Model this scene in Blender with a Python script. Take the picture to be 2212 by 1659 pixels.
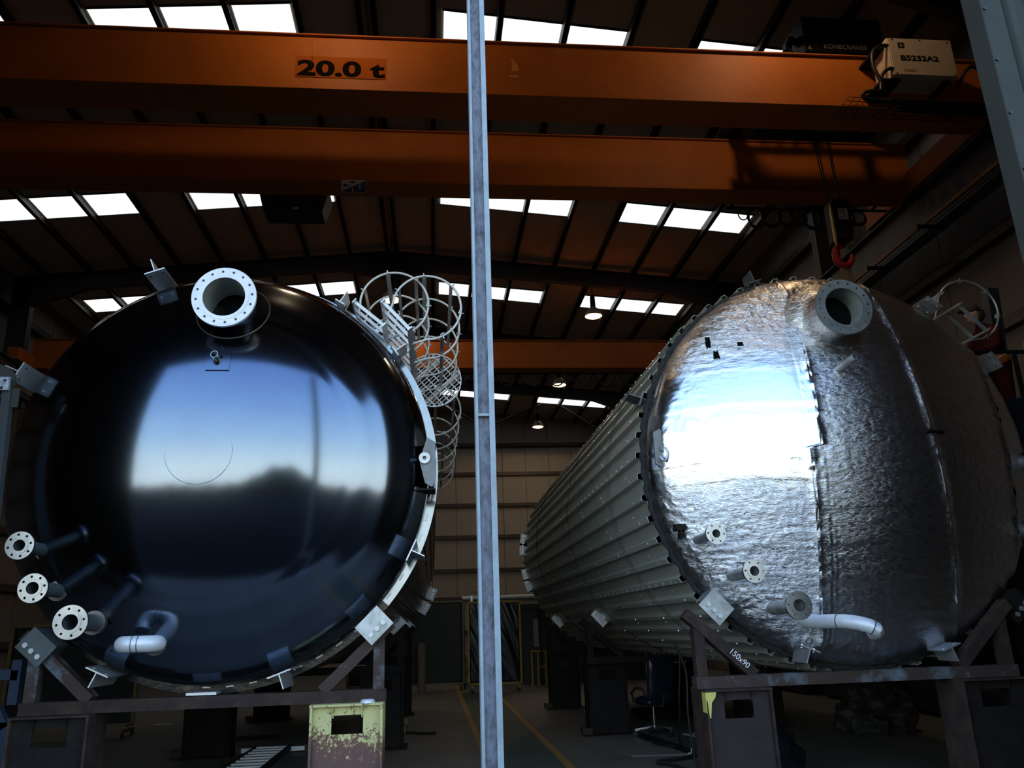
import bpy, math, random
import numpy as np
from mathutils import Vector, Matrix
random.seed(4); rng = np.random.default_rng(7)
PI = math.pi; sin, cos, rad = math.sin, math.cos, math.radians
SC = bpy.context.scene; COL = SC.collection
for o in list(bpy.data.objects): bpy.data.objects.remove(o)

# ------------------------------------------------------------------ camera, sky, exposure
cam = bpy.data.cameras.new('camera'); cam.sensor_fit = 'HORIZONTAL'; cam.sensor_width = 36.0
cam.lens = 1725.0 / 2212.0 * 36.0; cam.clip_end = 500
cam_o = bpy.data.objects.new('camera', cam); COL.objects.link(cam_o); SC.camera = cam_o
yd = Vector((-171.0, 530.5, 1725.0)).normalized()          # depth axis of the hall seen from the camera (x right, y down, z ahead)
zu = Vector((-190.0, -5659.5, 1725.0)); zu = (zu - yd * zu.dot(yd)).normalized()
xr = yd.cross(zu)
R = Matrix((xr, yd, zu))                                    # world <- camera
cx, cy, cz = R.col[0], -R.col[1], -R.col[2]
cam_o.matrix_world = Matrix(((cx[0], cy[0], cz[0], 0), (cx[1], cy[1], cz[1], 0), (cx[2], cy[2], cz[2], 1.65), (0, 0, 0, 1)))

SC.view_settings.view_transform = 'Standard'; SC.view_settings.look = 'None'
SC.view_settings.exposure = 0.0; SC.view_settings.gamma = 1.0; SC.view_settings.use_curve_mapping = False
W = bpy.data.worlds.new('sky'); SC.world = W; W.use_nodes = True
nt = W.node_tree; nt.nodes.clear()
wo = nt.nodes.new('ShaderNodeOutputWorld'); bg = nt.nodes.new('ShaderNodeBackground')
tc = nt.nodes.new('ShaderNodeTexCoord'); sx = nt.nodes.new('ShaderNodeSeparateXYZ'); rp = nt.nodes.new('ShaderNodeValToRGB')
nt.links.new(tc.outputs['Generated'], sx.inputs[0]); nt.links.new(sx.outputs['Z'], rp.inputs[0])
nt.links.new(rp.outputs[0], bg.inputs[0]); nt.links.new(bg.outputs[0], wo.inputs[0])
el = rp.color_ramp.elements
el[0].position = 0.0; el[0].color = (1.0, 1.06, 1.0, 1)
el[1].position = 1.0; el[1].color = (0.12, 0.24, 0.55, 1)
for p, c in ((0.12, (0.86, 1.0, 1.0)), (0.30, (0.50, 0.72, 0.94)), (0.50, (0.29, 0.49, 0.84)), (0.70, (0.18, 0.33, 0.70))):
    e = el.new(p); e.color = (*c, 1)
bg.inputs[1].default_value = 3.2

# ------------------------------------------------------------------ helpers
TH = {}                                                     # world position of every thing's empty
class MB:
    """collects boxes, bars, tubes, lathes; build() links them as ONE mesh object"""
    def __init__(s): s.v = []; s.f = []
    def add(s, vs, fs):
        n = len(s.v); s.v += [tuple(p) for p in vs]; s.f += [tuple(i + n for i in f) for f in fs]; return s
    def box(s, a, b):
        (x0, y0, z0), (x1, y1, z1) = a, b
        return s.add([(x0, y0, z0), (x1, y0, z0), (x1, y1, z0), (x0, y1, z0), (x0, y0, z1), (x1, y0, z1), (x1, y1, z1), (x0, y1, z1)],
                     [(0, 3, 2, 1), (4, 5, 6, 7), (0, 1, 5, 4), (1, 2, 6, 5), (2, 3, 7, 6), (3, 0, 4, 7)])
    def bar(s, p0, p1, w, h, up=(0, 0, 1)):
        p0, p1 = Vector(p0), Vector(p1); d = (p1 - p0).normalized(); up = Vector(up)
        a = d.cross(up)
        if a.length < 1e-4: a = d.cross(Vector((0, 1, 0)))
        a.normalize(); b = a.cross(d).normalized(); a *= w / 2; b *= h / 2
        return s.add([p0 - a - b, p0 + a - b, p0 + a + b, p0 - a + b, p1 - a - b, p1 + a - b, p1 + a + b, p1 - a + b],
                     [(0, 3, 2, 1), (4, 5, 6, 7), (0, 1, 5, 4), (1, 2, 6, 5), (2, 3, 7, 6), (3, 0, 4, 7)])
    def cyl(s, p0, p1, r0, r1=None, n=16, caps=True):
        r1 = r0 if r1 is None else r1
        p0, p1 = Vector(p0), Vector(p1); d = (p1 - p0).normalized()
        a = d.orthogonal().normalized(); b = d.cross(a); vs = []
        for p, r in ((p0, r0), (p1, r1)):
            vs += [p + (a * cos(2 * PI * i / n) + b * sin(2 * PI * i / n)) * r for i in range(n)]
        fs = [(i, (i + 1) % n, n + (i + 1) % n, n + i) for i in range(n)]
        if caps: fs += [tuple(range(n - 1, -1, -1)), tuple(range(n, 2 * n))]
        return s.add(vs, fs)
    def pipe(s, p0, p1, ro, ri, n=24):
        p0, p1 = Vector(p0), Vector(p1); d = (p1 - p0).normalized(); a = d.orthogonal().normalized(); b = d.cross(a); vs = []
        for p, r in ((p0, ro), (p1, ro), (p1, ri), (p0, ri)):
            vs += [p + (a * cos(2 * PI * i / n) + b * sin(2 * PI * i / n)) * r for i in range(n)]
        fs = []
        for k in range(4):
            for i in range(n):
                j = (i + 1) % n; fs.append((k * n + i, k * n + j, ((k + 1) % 4) * n + j, ((k + 1) % 4) * n + i))
        return s.add(vs, fs)
    def tube(s, pts, r, n=8, closed=False, flat=None):
        pts = [Vector(p) for p in pts]; m = len(pts); vs = []; prev = None
        for i, p in enumerate(pts):
            q0 = pts[(i - 1) % m] if (closed or i > 0) else p
            q1 = pts[(i + 1) % m] if (closed or i < m - 1) else p
            d = (q1 - q0).normalized()
            a = d.orthogonal().normalized() if prev is None else (prev - d * prev.dot(d))
            if a.length < 1e-6: a = d.orthogonal()
            a.normalize(); prev = a; b = d.cross(a)
            rr = r[i] if isinstance(r, (list, tuple)) else r
            vs += [p + (a * cos(2 * PI * k / n) + b * sin(2 * PI * k / n)) * rr for k in range(n)]
        fs = []
        for i in range(m if closed else m - 1):
            j = (i + 1) % m
            for k in range(n):
                l = (k + 1) % n; fs.append((i * n + k, i * n + l, j * n + l, j * n + k))
        if not closed: fs += [tuple(range(n - 1, -1, -1)), tuple((m - 1) * n + k for k in range(n))]
        return s.add(vs, fs)
    def lathe(s, prof, c, axis='Y', n=48, a0=0.0, a1=2 * PI):
        """prof: list of (radius, offset along axis) about centre c"""
        full = abs(a1 - a0 - 2 * PI) < 1e-6; m = n if full else n + 1; vs = []
        for r, t in prof:
            for i in range(m):
                a = a0 + (a1 - a0) * i / n
                u, w = r * cos(a), r * sin(a)
                vs.append((c[0] + u, c[1] + t, c[2] + w) if axis == 'Y' else (c[0] + u, c[1] + w, c[2] + t) if axis == 'Z' else (c[0] + t, c[1] + u, c[2] + w))
        fs = []
        for k in range(len(prof) - 1):
            for i in range(n):
                j = (i + 1) % m; fs.append((k * m + i, k * m + j, (k + 1) * m + j, (k + 1) * m + i))
        return s.add(vs, fs)
    def prism(s, poly, o, u, w, d):
        """polygon (list of 2D) in plane o + u,w ; extruded by vector d"""
        o, u, w, d = Vector(o), Vector(u), Vector(w), Vector(d); n = len(poly)
        vs = [o + u * p[0] + w * p[1] for p in poly]; vs += [p + d for p in vs]
        return s.add(vs, [tuple(range(n - 1, -1, -1)), tuple(range(n, 2 * n))] + [(i, (i + 1) % n, n + (i + 1) % n, n + i) for i in range(n)])
    def flange(s, c, ax, ro, ri, t, nb, rb, rh, off=0.0):
        """bolted ring with real through holes; c = centre of the front face, ax = outward axis"""
        c, ax = Vector(c), Vector(ax).normalized(); a = ax.orthogonal().normalized(); b = ax.cross(a); M = 16; de = PI / nb
        vs, fs = [], []
        for i in range(nb):
            th = 2 * PI * i / nb + off; base = len(vs); rbv = rb
            front = []
            for side in (0, 1):
                for k in range(M):
                    q, tt = divmod(k, 4); tt /= 4.0
                    su, sv = [(1, -1 + 2 * tt), (1 - 2 * tt, 1), (-1, 1 - 2 * tt), (-1 + 2 * tt, -1)][q]
                    an = th + su * de; rr = (ro if sv > 0 else ri) if abs(sv) == 1 else (rb + sv * ((ro - rb) if sv > 0 else (rb - ri)))
                    vs.append(c + (a * cos(an) + b * sin(an)) * rr - ax * (t * side))
                for k in range(M):
                    ph = -PI / 4 + 2 * PI * k / M
                    ur, vr = rh * sin(ph), rh * cos(ph)
                    ur, vr = rh * cos(ph), rh * sin(ph)
                    e_r = a * cos(th) + b * sin(th); e_t = -a * sin(th) + b * cos(th)
                    vs.append(c + e_r * (rb + vr) + e_t * ur - ax * (t * side))
            for k in range(M):
                l = (k + 1) % M
                fs.append((base + k, base + l, base + M + l, base + M + k))
                fs.append((base + 2 * M + l, base + 2 * M + k, base + 3 * M + k, base + 3 * M + l))
                fs.append((base + M + k, base + M + l, base + 3 * M + l, base + 3 * M + k))
                if 4 <= k < 8 or 12 <= k < 16:
                    fs.append((base + l, base + k, base + 2 * M + k, base + 2 * M + l))
        return s.add(vs, fs)
    def mesh(s, name, w=(0, 0, 0), sharp=35):
        me = bpy.data.meshes.new(name); w = Vector(w)
        me.from_pydata([tuple(Vector(p) - w) for p in s.v], [], s.f); me.update()
        if sharp:
            me.polygons.foreach_set('use_smooth', [True] * len(me.polygons)); me.set_sharp_from_angle(angle=rad(sharp))
        return me

def smooth(pts, k=6):
    P = [Vector(p) for p in pts]; P = [P[0] * 2 - P[1]] + P + [P[-1] * 2 - P[-2]]; out = []
    for i in range(1, len(P) - 2):
        a, b, c, d = P[i - 1:i + 3]
        for j in range(k):
            t = j / k; out.append(0.5 * (b * 2 + (c - a) * t + (a * 2 - b * 5 + c * 4 - d) * t * t + (b * 3 - a - c * 3 + d) * t ** 3))
    return out + [P[-2]]
def wpos(o):
    p = Vector((0, 0, 0))
    while o is not None: p = p + Vector(o.location); o = o.parent
    return p
def obj(name, mb, m, parent=None, sharp=35, kind=None, label=None):
    w = wpos(parent) if parent is not None else Vector((0, 0, 0))
    me = mb.mesh(name, w, sharp) if isinstance(mb, MB) else mb
    o = bpy.data.objects.new(name, me); COL.objects.link(o)
    if m is not None and not me.materials: me.materials.append(m)
    if parent is not None: o.parent = parent
    if kind: o['kind'] = kind
    if label: o['label'] = label
    return o
def inst(name, me, loc, rot=(0, 0, 0), parent=None, scale=None):
    """object from shared mesh at a world place"""
    o = bpy.data.objects.new(name, me); COL.objects.link(o)
    w = wpos(parent) if parent is not None else Vector((0, 0, 0))
    o.location = Vector(loc) - w; o.rotation_euler = rot
    if scale: o.scale = scale
    if parent is not None: o.parent = parent
    return o
def thing(name, label, cat, loc=(0, 0, 0), group=None):
    o = bpy.data.objects.new(name, None); COL.objects.link(o); o.location = loc; o.empty_display_size = 0.1
    o['label'] = label; o['category'] = cat
    if group: o['group'] = group
    return o
def tag(o, label, cat, group=None):
    o['label'] = label; o['category'] = cat
    if group: o['group'] = group
    return o
def struct(name, mb, m, sharp=35):
    return obj(name, mb, m, None, sharp, 'structure')
def sempty(name, loc=(0, 0, 0)):
    o = bpy.data.objects.new(name, None); COL.objects.link(o); o.location = loc; o['kind'] = 'structure'; return o
def copy_tree(o, label=None, loc=None, parent=None):
    c = o.copy(); COL.objects.link(c)
    if parent is not None: c.parent = parent
    if label: c['label'] = label
    if loc is not None: c.location = loc
    for ch in list(o.children): copy_tree(ch, None, None, c)
    return c
def text(name, body, loc, size, m, parent, off=0.0, ext=0.004, sx=1.0, rot=(PI / 2, 0, 0), align='LEFT'):
    cu = bpy.data.curves.new(name, 'FONT'); cu.body = body; cu.size = size; cu.offset = off; cu.extrude = ext; cu.align_x = align
    cu.resolution_u = 4
    o = bpy.data.objects.new(name, cu); COL.objects.link(o); cu.materials.append(m)
    w = wpos(parent) if parent is not None else Vector((0, 0, 0))
    bpy.context.view_layer.update()
    me = bpy.data.meshes.new_from_object(o.evaluated_get(bpy.context.evaluated_depsgraph_get())); bpy.data.objects.remove(o)
    o = bpy.data.objects.new(name, me); COL.objects.link(o)
    if not me.materials: me.materials.append(m)
    o.location = Vector(loc) - w; o.rotation_euler = rot; o.scale = (sx, 1, 1); o.parent = parent
    return o

# ------------------------------------------------------------------ materials
def mat(name, col, rough=0.5, metal=0.0, col2=None, scale=4.0, mix=(0.35, 0.65), bump=0.0, bscale=30.0, spec=0.5, stretch=None, coat=0.0, rvar=0.0):
    m = bpy.data.materials.new(name); m.use_nodes = True; t = m.node_tree; b = t.nodes['Principled BSDF']
    b.inputs['Base Color'].default_value = (*col, 1); b.inputs['Roughness'].default_value = rough; b.inputs['Metallic'].default_value = metal
    b.inputs['Specular IOR Level'].default_value = spec
    if coat: b.inputs['Coat Weight'].default_value = coat; b.inputs['Coat Roughness'].default_value = 0.1
    co = t.nodes.new('ShaderNodeTexCoord'); mp = t.nodes.new('ShaderNodeMapping'); t.links.new(co.outputs['Object'], mp.inputs[0])
    if stretch: mp.inputs['Scale'].default_value = stretch
    if col2 is not None:
        n = t.nodes.new('ShaderNodeTexNoise'); n.inputs['Scale'].default_value = scale; n.inputs['Detail'].default_value = 6; n.inputs['Roughness'].default_value = 0.65
        t.links.new(mp.outputs[0], n.inputs['Vector'])
        r = t.nodes.new('ShaderNodeValToRGB'); r.color_ramp.elements[0].position = mix[0]; r.color_ramp.elements[1].position = mix[1]
        r.color_ramp.elements[0].color = (*col, 1); r.color_ramp.elements[1].color = (*col2, 1)
        t.links.new(n.outputs['Fac'], r.inputs[0]); t.links.new(r.outputs[0], b.inputs['Base Color'])
        if rvar:
            mr = t.nodes.new('ShaderNodeMapRange'); mr.inputs['To Min'].default_value = max(0, rough - rvar); mr.inputs['To Max'].default_value = rough + rvar
            t.links.new(n.outputs['Fac'], mr.inputs['Value']); t.links.new(mr.outputs[0], b.inputs['Roughness'])
    if bump:
        n2 = t.nodes.new('ShaderNodeTexNoise'); n2.inputs['Scale'].default_value = bscale; n2.inputs['Detail'].default_value = 4
        t.links.new(mp.outputs[0], n2.inputs['Vector'])
        bp = t.nodes.new('ShaderNodeBump'); bp.inputs['Strength'].default_value = bump; bp.inputs['Distance'].default_value = 0.02
        t.links.new(n2.outputs['Fac'], bp.inputs['Height']); t.links.new(bp.outputs[0], b.inputs['Normal'])
    return m
def emit(name, col, s):
    m = bpy.data.materials.new(name); m.use_nodes = True; t = m.node_tree; t.nodes.clear()
    e = t.nodes.new('ShaderNodeEmission'); e.inputs[0].default_value = (*col, 1); e.inputs[1].default_value = s
    o = t.nodes.new('ShaderNodeOutputMaterial'); t.links.new(e.outputs[0], o.inputs[0]); return m

M_orange = mat('orange_paint', (0.44, 0.120, 0.016), 0.55, 0, (0.34, 0.088, 0.012), 1.2, (0.3, 0.7), 0.05, 8, spec=0.2)
M_orange_d = mat('orange_decal', (0.36, 0.085, 0.012), 0.8, spec=0.05)
M_black_print = mat('black_print', (0.008, 0.006, 0.006), 0.9, spec=0.02)
M_white_print = mat('white_print', (0.90, 0.89, 0.86), 0.6)
M_black_gloss = mat('black_gloss_paint', (0.185, 0.22, 0.265), 0.14, 1.0, (0.17, 0.20, 0.245), 2.0, (0.3, 0.7), 0.012, 5, rvar=0.03)
M_black_matte = mat('black_paint', (0.012, 0.012, 0.014), 0.35)
M_darkclad = mat('dark_film_cladding', (0.035, 0.030, 0.026), 0.25, 0.2, (0.012, 0.011, 0.011), 7, (0.3, 0.7), 0.25, 9)
M_galv = mat('galvanised_steel', (0.62, 0.65, 0.68), 0.38, 0.75, (0.50, 0.54, 0.58), 9, (0.35, 0.65), 0.03, 40)
M_galv_white = mat('pale_primed_steel', (0.78, 0.80, 0.82), 0.45, 0.25, (0.66, 0.69, 0.72), 6, (0.35, 0.65))
M_inner = mat('tank_lining', (0.30, 0.32, 0.30), 0.6, 0, (0.20, 0.21, 0.19), 5)
M_stain = mat('stainless_steel', (0.33, 0.345, 0.36), 0.28, 1.0, (0.26, 0.275, 0.295), 4, (0.4, 0.6), rvar=0.06)
M_pipe_dark = mat('grey_primed_pipe', (0.10, 0.12, 0.13), 0.45, 0.3, (0.07, 0.085, 0.09), 6)
M_pipe = mat('dull_stainless_pipe', (0.52, 0.55, 0.57), 0.42, 0.7, (0.34, 0.36, 0.36), 6, (0.4, 0.6))
M_lug = mat('dull_grey_steel', (0.20, 0.21, 0.21), 0.45, 0.3, (0.13, 0.14, 0.14), 7)
M_weld = mat('weld_bead', (0.16, 0.15, 0.14), 0.45, 0.8)
M_ring = mat('pale_blue_steel_band', (0.23, 0.26, 0.29), 0.14, 1.0, (0.19, 0.215, 0.24), 5)
M_clad = mat('green_grey_cladding', (0.40, 0.415, 0.365), 0.40, 0.15, (0.36, 0.375, 0.33), 3)
M_foam = mat('black_foam', (0.010, 0.010, 0.011), 0.9, 0, (0.03, 0.03, 0.03), 40)
M_bore = mat('bore_black', (0.006, 0.006, 0.006), 1.0, spec=0.0)
M_screw = mat('screw_heads', (0.72, 0.74, 0.74), 0.3, 0.6)
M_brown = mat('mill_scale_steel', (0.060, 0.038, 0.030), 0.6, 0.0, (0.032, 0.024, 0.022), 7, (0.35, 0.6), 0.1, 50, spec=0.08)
M_brown_w = mat('weathered_sheen_steel', (0.060, 0.041, 0.034), 0.55, 0.1, (0.135, 0.165, 0.19), 4, (0.52, 0.68), 0.1, 50, spec=0.12)  # blue-white blotches: weathered paint, plus a bluish sheen painted into the colour
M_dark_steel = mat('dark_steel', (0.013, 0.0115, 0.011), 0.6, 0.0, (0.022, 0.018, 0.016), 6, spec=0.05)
M_grime = mat('stand_web_brown', (0.045, 0.033, 0.030), 0.5, 0.0, (0.030, 0.025, 0.025), 5, spec=0.1)
M_roof = mat('roof_liner', (0.50, 0.44, 0.37), 0.7, 0, (0.44, 0.385, 0.32), 1.5, spec=0.1)
M_purlin = mat('purlin_steel', (0.045, 0.036, 0.030), 0.5, 0.2)
M_frame = mat('portal_steel', (0.060, 0.052, 0.050), 0.55, 0.1)
M_runway = mat('runway_blue_grey', (0.055, 0.065, 0.080), 0.5, 0.2, (0.045, 0.052, 0.062), 3)
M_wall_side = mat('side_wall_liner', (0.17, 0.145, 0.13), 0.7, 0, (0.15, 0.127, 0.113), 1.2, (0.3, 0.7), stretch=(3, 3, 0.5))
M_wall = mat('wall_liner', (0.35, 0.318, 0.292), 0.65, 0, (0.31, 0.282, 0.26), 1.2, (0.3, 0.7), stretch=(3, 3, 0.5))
M_joint = mat('wall_joint', (0.03, 0.025, 0.022), 0.7)
M_front = mat('front_cladding', (0.048, 0.051, 0.046), 0.6, 0.0, (0.041, 0.044, 0.040), 4, spec=0.08)
M_fr_in = mat('front_inner', (0.03, 0.029, 0.028), 0.7)
M_post = mat('post_flange', (0.30, 0.365, 0.40), 0.5, 0.1, (0.24, 0.29, 0.32), 8, (0.4, 0.65))
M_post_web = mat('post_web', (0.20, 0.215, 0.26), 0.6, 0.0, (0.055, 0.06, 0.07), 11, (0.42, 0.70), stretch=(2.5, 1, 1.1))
M_yellow = mat('yellow_paint', (0.50, 0.33, 0.05), 0.55, 0, (0.36, 0.22, 0.03), 7)
M_pale_box = mat('cream_cabinet', (0.52, 0.43, 0.34), 0.45, 0, (0.46, 0.38, 0.30), 3)
M_box_black = mat('matt_black_box', (0.016, 0.014, 0.013), 0.6)
M_cable = mat('black_rubber', (0.010, 0.010, 0.011), 0.5)
M_red = mat('hook_red', (0.30, 0.012, 0.010), 0.4, spec=0.3)
M_sling = mat('textile_sling', (0.16, 0.11, 0.07), 0.8)
M_plate_w = mat('white_label', (0.70, 0.66, 0.60), 0.5)
M_blue_label = mat('blue_label', (0.05, 0.08, 0.22), 0.5)
M_tube_card = mat('brown_card_tube', (0.20, 0.15, 0.125), 0.7)
M_curtain = mat('black_weld_curtain', (0.010, 0.011, 0.011), 0.55, 0, (0.018, 0.02, 0.018), 2)
M_film = mat('black_plastic_film', (0.008, 0.009, 0.013), 0.25, 0, None, spec=0.35)
M_booth = mat('dark_green_booth', (0.020, 0.032, 0.026), 0.5)
M_leather = mat('dark_blue_leatherette', (0.008, 0.010, 0.020), 0.3)
M_chrome = mat('chrome', (0.75, 0.75, 0.76), 0.12, 1.0)
M_plywood = mat('grey_board', (0.13, 0.13, 0.125), 0.6)
M_clear = mat('crumpled_clear_film', (0.045, 0.045, 0.04), 0.5, 0, (0.02, 0.02, 0.018), 9, spec=0.2)
M_blue_steel = mat('blue_painted_steel', (0.05, 0.072, 0.11), 0.5, spec=0.2)
M_lift = mat('dark_blue_lift', (0.012, 0.016, 0.032), 0.45)
M_skin = mat('skin', (0.42, 0.22, 0.15), 0.55)
M_hair = mat('dark_cap', (0.010, 0.009, 0.010), 0.8)
M_shirt = mat('dark_red_overall', (0.055, 0.008, 0.008), 0.9, 0, (0.04, 0.006, 0.006), 12, spec=0.1)
M_vest = mat('orange_vest', (0.55, 0.15, 0.02), 0.8)
M_asphalt = mat('yard_asphalt', (0.014, 0.0145, 0.016), 0.9, 0, (0.010, 0.010, 0.012), 8, spec=0.05)
M_sky = emit('skylight_daylight', (0.97, 1.0, 1.0), 1.1)
M_lampglow = emit('lamp_glow', (1.0, 0.62, 0.28), 6.0)

# rust-eaten yellow stand: chipped paint over rust, bare brown patch low down
def rusty_yellow():
    m = mat('rusty_yellow', (0.56, 0.52, 0.22), 0.55); t = m.node_tree; b = t.nodes['Principled BSDF']; L = t.links.new
    co = t.nodes.new('ShaderNodeTexCoord'); sp = t.nodes.new('ShaderNodeSeparateXYZ'); L(co.outputs['Object'], sp.inputs[0])
    n = t.nodes.new('ShaderNodeTexNoise'); n.inputs['Scale'].default_value = 26; n.inputs['Detail'].default_value = 7; n.inputs['Roughness'].default_value = 0.75; L(co.outputs['Object'], n.inputs['Vector'])
    n2 = t.nodes.new('ShaderNodeTexNoise'); n2.inputs['Scale'].default_value = 5; n2.inputs['Detail'].default_value = 3; L(co.outputs['Object'], n2.inputs['Vector'])
    mr = t.nodes.new('ShaderNodeMapRange'); mr.inputs['From Min'].default_value = 0.52; mr.inputs['From Max'].default_value = 0.92
    mr.inputs['To Min'].default_value = 0.14; mr.inputs['To Max'].default_value = -0.22; L(sp.outputs['Z'], mr.inputs['Value'])
    a = t.nodes.new('ShaderNodeMath'); a.operation = 'MULTIPLY_ADD'; a.inputs[1].default_value = 1.25; L(n.outputs['Fac'], a.inputs[0]); L(mr.outputs[0], a.inputs[2])
    a2 = t.nodes.new('ShaderNodeMath'); a2.operation = 'MULTIPLY_ADD'; L(n2.outputs['Fac'], a2.inputs[0]); a2.inputs[1].default_value = 0.35; L(a.outputs[0], a2.inputs[2])
    r = t.nodes.new('ShaderNodeValToRGB'); L(a2.outputs[0], r.inputs[0]); e = r.color_ramp.elements
    e[0].position = 0.68; e[0].color = (0.56, 0.52, 0.22, 1); e[1].position = 0.72; e[1].color = (0.16, 0.07, 0.035, 1)
    k = e.new(0.9); k.color = (0.11, 0.055, 0.05, 1)
    L(r.outputs[0], b.inputs['Base Color']); return m
M_rusty = rusty_yellow()

def foil_mat(nm='aluminium_foil', ro=0.20, b1=0.58, b2=0.26, sc=9, vs=22, calm=True):
    m = mat(nm, (0.80, 0.80, 0.81), ro, 1.0); t = m.node_tree; b = t.nodes['Principled BSDF']; L = t.links.new
    co = t.nodes.new('ShaderNodeTexCoord')
    n = t.nodes.new('ShaderNodeTexNoise'); n.inputs['Scale'].default_value = sc; n.inputs['Detail'].default_value = 8; n.inputs['Roughness'].default_value = 0.62
    mp = t.nodes.new('ShaderNodeMapping'); mp.inputs['Scale'].default_value = (0.8, 1, 2.6); L(co.outputs['Object'], mp.inputs[0]); L(mp.outputs[0], n.inputs['Vector'])
    v = t.nodes.new('ShaderNodeTexVoronoi'); v.inputs['Scale'].default_value = vs; v.feature = 'DISTANCE_TO_EDGE'
    w = t.nodes.new('ShaderNodeMixRGB'); w.inputs[0].default_value = 0.25; L(mp.outputs[0], w.inputs[1]); L(n.outputs['Color'], w.inputs[2]); L(w.outputs[0], v.inputs['Vector'])
    bp = t.nodes.new('ShaderNodeBump'); bp.inputs['Strength'].default_value = b1; bp.inputs['Distance'].default_value = 0.03; L(n.outputs['Fac'], bp.inputs['Height'])
    bp2 = t.nodes.new('ShaderNodeBump'); bp2.inputs['Strength'].default_value = b2; bp2.inputs['Distance'].default_value = 0.02; L(v.outputs['Distance'], bp2.inputs['Height']); L(bp.outputs[0], bp2.inputs['Normal'])
    L(bp2.outputs[0], b.inputs['Normal'])
    if calm:                                        # the middle sheets lie smooth, the others are crumpled
        sp = t.nodes.new('ShaderNodeSeparateXYZ'); L(co.outputs['Object'], sp.inputs[0])
        d = t.nodes.new('ShaderNodeMath'); d.operation = 'SUBTRACT'; L(sp.outputs['Z'], d.inputs[0]); d.inputs[1].default_value = 2.38
        ab = t.nodes.new('ShaderNodeMath'); ab.operation = 'ABSOLUTE'; L(d.outputs[0], ab.inputs[0])
        n3 = t.nodes.new('ShaderNodeTexNoise'); n3.inputs['Scale'].default_value = 2.5; L(co.outputs['Object'], n3.inputs['Vector'])
        ad = t.nodes.new('ShaderNodeMath'); ad.operation = 'MULTIPLY_ADD'; L(n3.outputs['Fac'], ad.inputs[0]); ad.inputs[1].default_value = 0.5; L(ab.outputs[0], ad.inputs[2])
        for bb, hi, lo in ((bp, b1, 0.05), (bp2, b2, 0.02)):
            r = t.nodes.new('ShaderNodeMapRange'); r.inputs['From Min'].default_value = 0.70; r.inputs['From Max'].default_value = 1.0
            r.inputs['To Min'].default_value = lo; r.inputs['To Max'].default_value = hi; L(ad.outputs[0], r.inputs['Value']); L(r.outputs[0], bb.inputs['Strength'])
    return m
M_foil = foil_mat(); M_foil_calm = foil_mat('smooth_foil', 0.25, 0.36, 0.16, 6, 14, False)

def floor_mat():
    m = mat('concrete_floor', (0.13, 0.12, 0.105), 0.6); t = m.node_tree; b = t.nodes['Principled BSDF']; L = t.links.new
    co = t.nodes.new('ShaderNodeTexCoord'); sp = t.nodes.new('ShaderNodeSeparateXYZ'); L(co.outputs['Object'], sp.inputs[0])
    n = t.nodes.new('ShaderNodeTexNoise'); n.inputs['Scale'].default_value = 1.2; n.inputs['Detail'].default_value = 8; n.inputs['Roughness'].default_value = 0.7; L(co.outputs['Object'], n.inputs['Vector'])
    def band(x0, x1):
        a = t.nodes.new('ShaderNodeMath'); a.operation = 'GREATER_THAN'; L(sp.outputs['X'], a.inputs[0]); a.inputs[1].default_value = x0
        c = t.nodes.new('ShaderNodeMath'); c.operation = 'LESS_THAN'; L(sp.outputs['X'], c.inputs[0]); c.inputs[1].default_value = x1
        d = t.nodes.new('ShaderNodeMath'); d.operation = 'MULTIPLY'; L(a.outputs[0], d.inputs[0]); L(c.outputs[0], d.inputs[1]); return d
    def inner(bd):
        y = t.nodes.new('ShaderNodeMath'); y.operation = 'GREATER_THAN'; L(sp.outputs['Y'], y.inputs[0]); y.inputs[1].default_value = 5.2
        d = t.nodes.new('ShaderNodeMath'); d.operation = 'MULTIPLY'; L(bd.outputs[0], d.inputs[0]); L(y.outputs[0], d.inputs[1]); return d
    base = t.nodes.new('ShaderNodeValToRGB'); L(n.outputs['Fac'], base.inputs[0]); e = base.color_ramp.elements
    e[0].position = 0.3; e[0].color = (0.085, 0.083, 0.072, 1); e[1].position = 0.7; e[1].color = (0.135, 0.13, 0.113, 1)
    wear = t.nodes.new('ShaderNodeMapRange'); L(n.outputs['Fac'], wear.inputs['Value']); wear.inputs['From Min'].default_value = 0.35; wear.inputs['From Max'].default_value = 0.75; wear.inputs['To Min'].default_value = 1; wear.inputs['To Max'].default_value = 0.55
    def mixc(prev, bd, col):
        f = t.nodes.new('ShaderNodeMath'); f.operation = 'MULTIPLY'; L(bd.outputs[0], f.inputs[0]); L(wear.outputs[0], f.inputs[1])
        x = t.nodes.new('ShaderNodeMixRGB'); L(f.outputs[0], x.inputs[0]); L(prev.outputs[0], x.inputs[1]); x.inputs[2].default_value = (*col, 1); return x
    c = mixc(base, inner(band(0.75, 1.62)), (0.032, 0.072, 0.054))
    c = mixc(c, inner(band(0.65, 0.75)), (0.36, 0.19, 0.03)); c = mixc(c, inner(band(1.61, 1.71)), (0.36, 0.19, 0.03))
    L(c.outputs[0], b.inputs['Base Color']); return m
M_floor = floor_mat()

# ------------------------------------------------------------------ the building
XL, XR, YF, YB, XRG, ZR, SL = -12.45, 9.95, 4.8, 42.0, -1.25, 13.2, 0.09
BAY = 1.28
def zroof(x): return ZR - SL * abs(x - XRG)
struct('floor', MB().box((XL, YF - 0.1, -0.25), (XR, YB, 0.0)), M_floor, None)
struct('ground', MB().box((-60, -70, -0.30), (60, YF - 0.1, -0.02)), M_asphalt, None)

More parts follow.
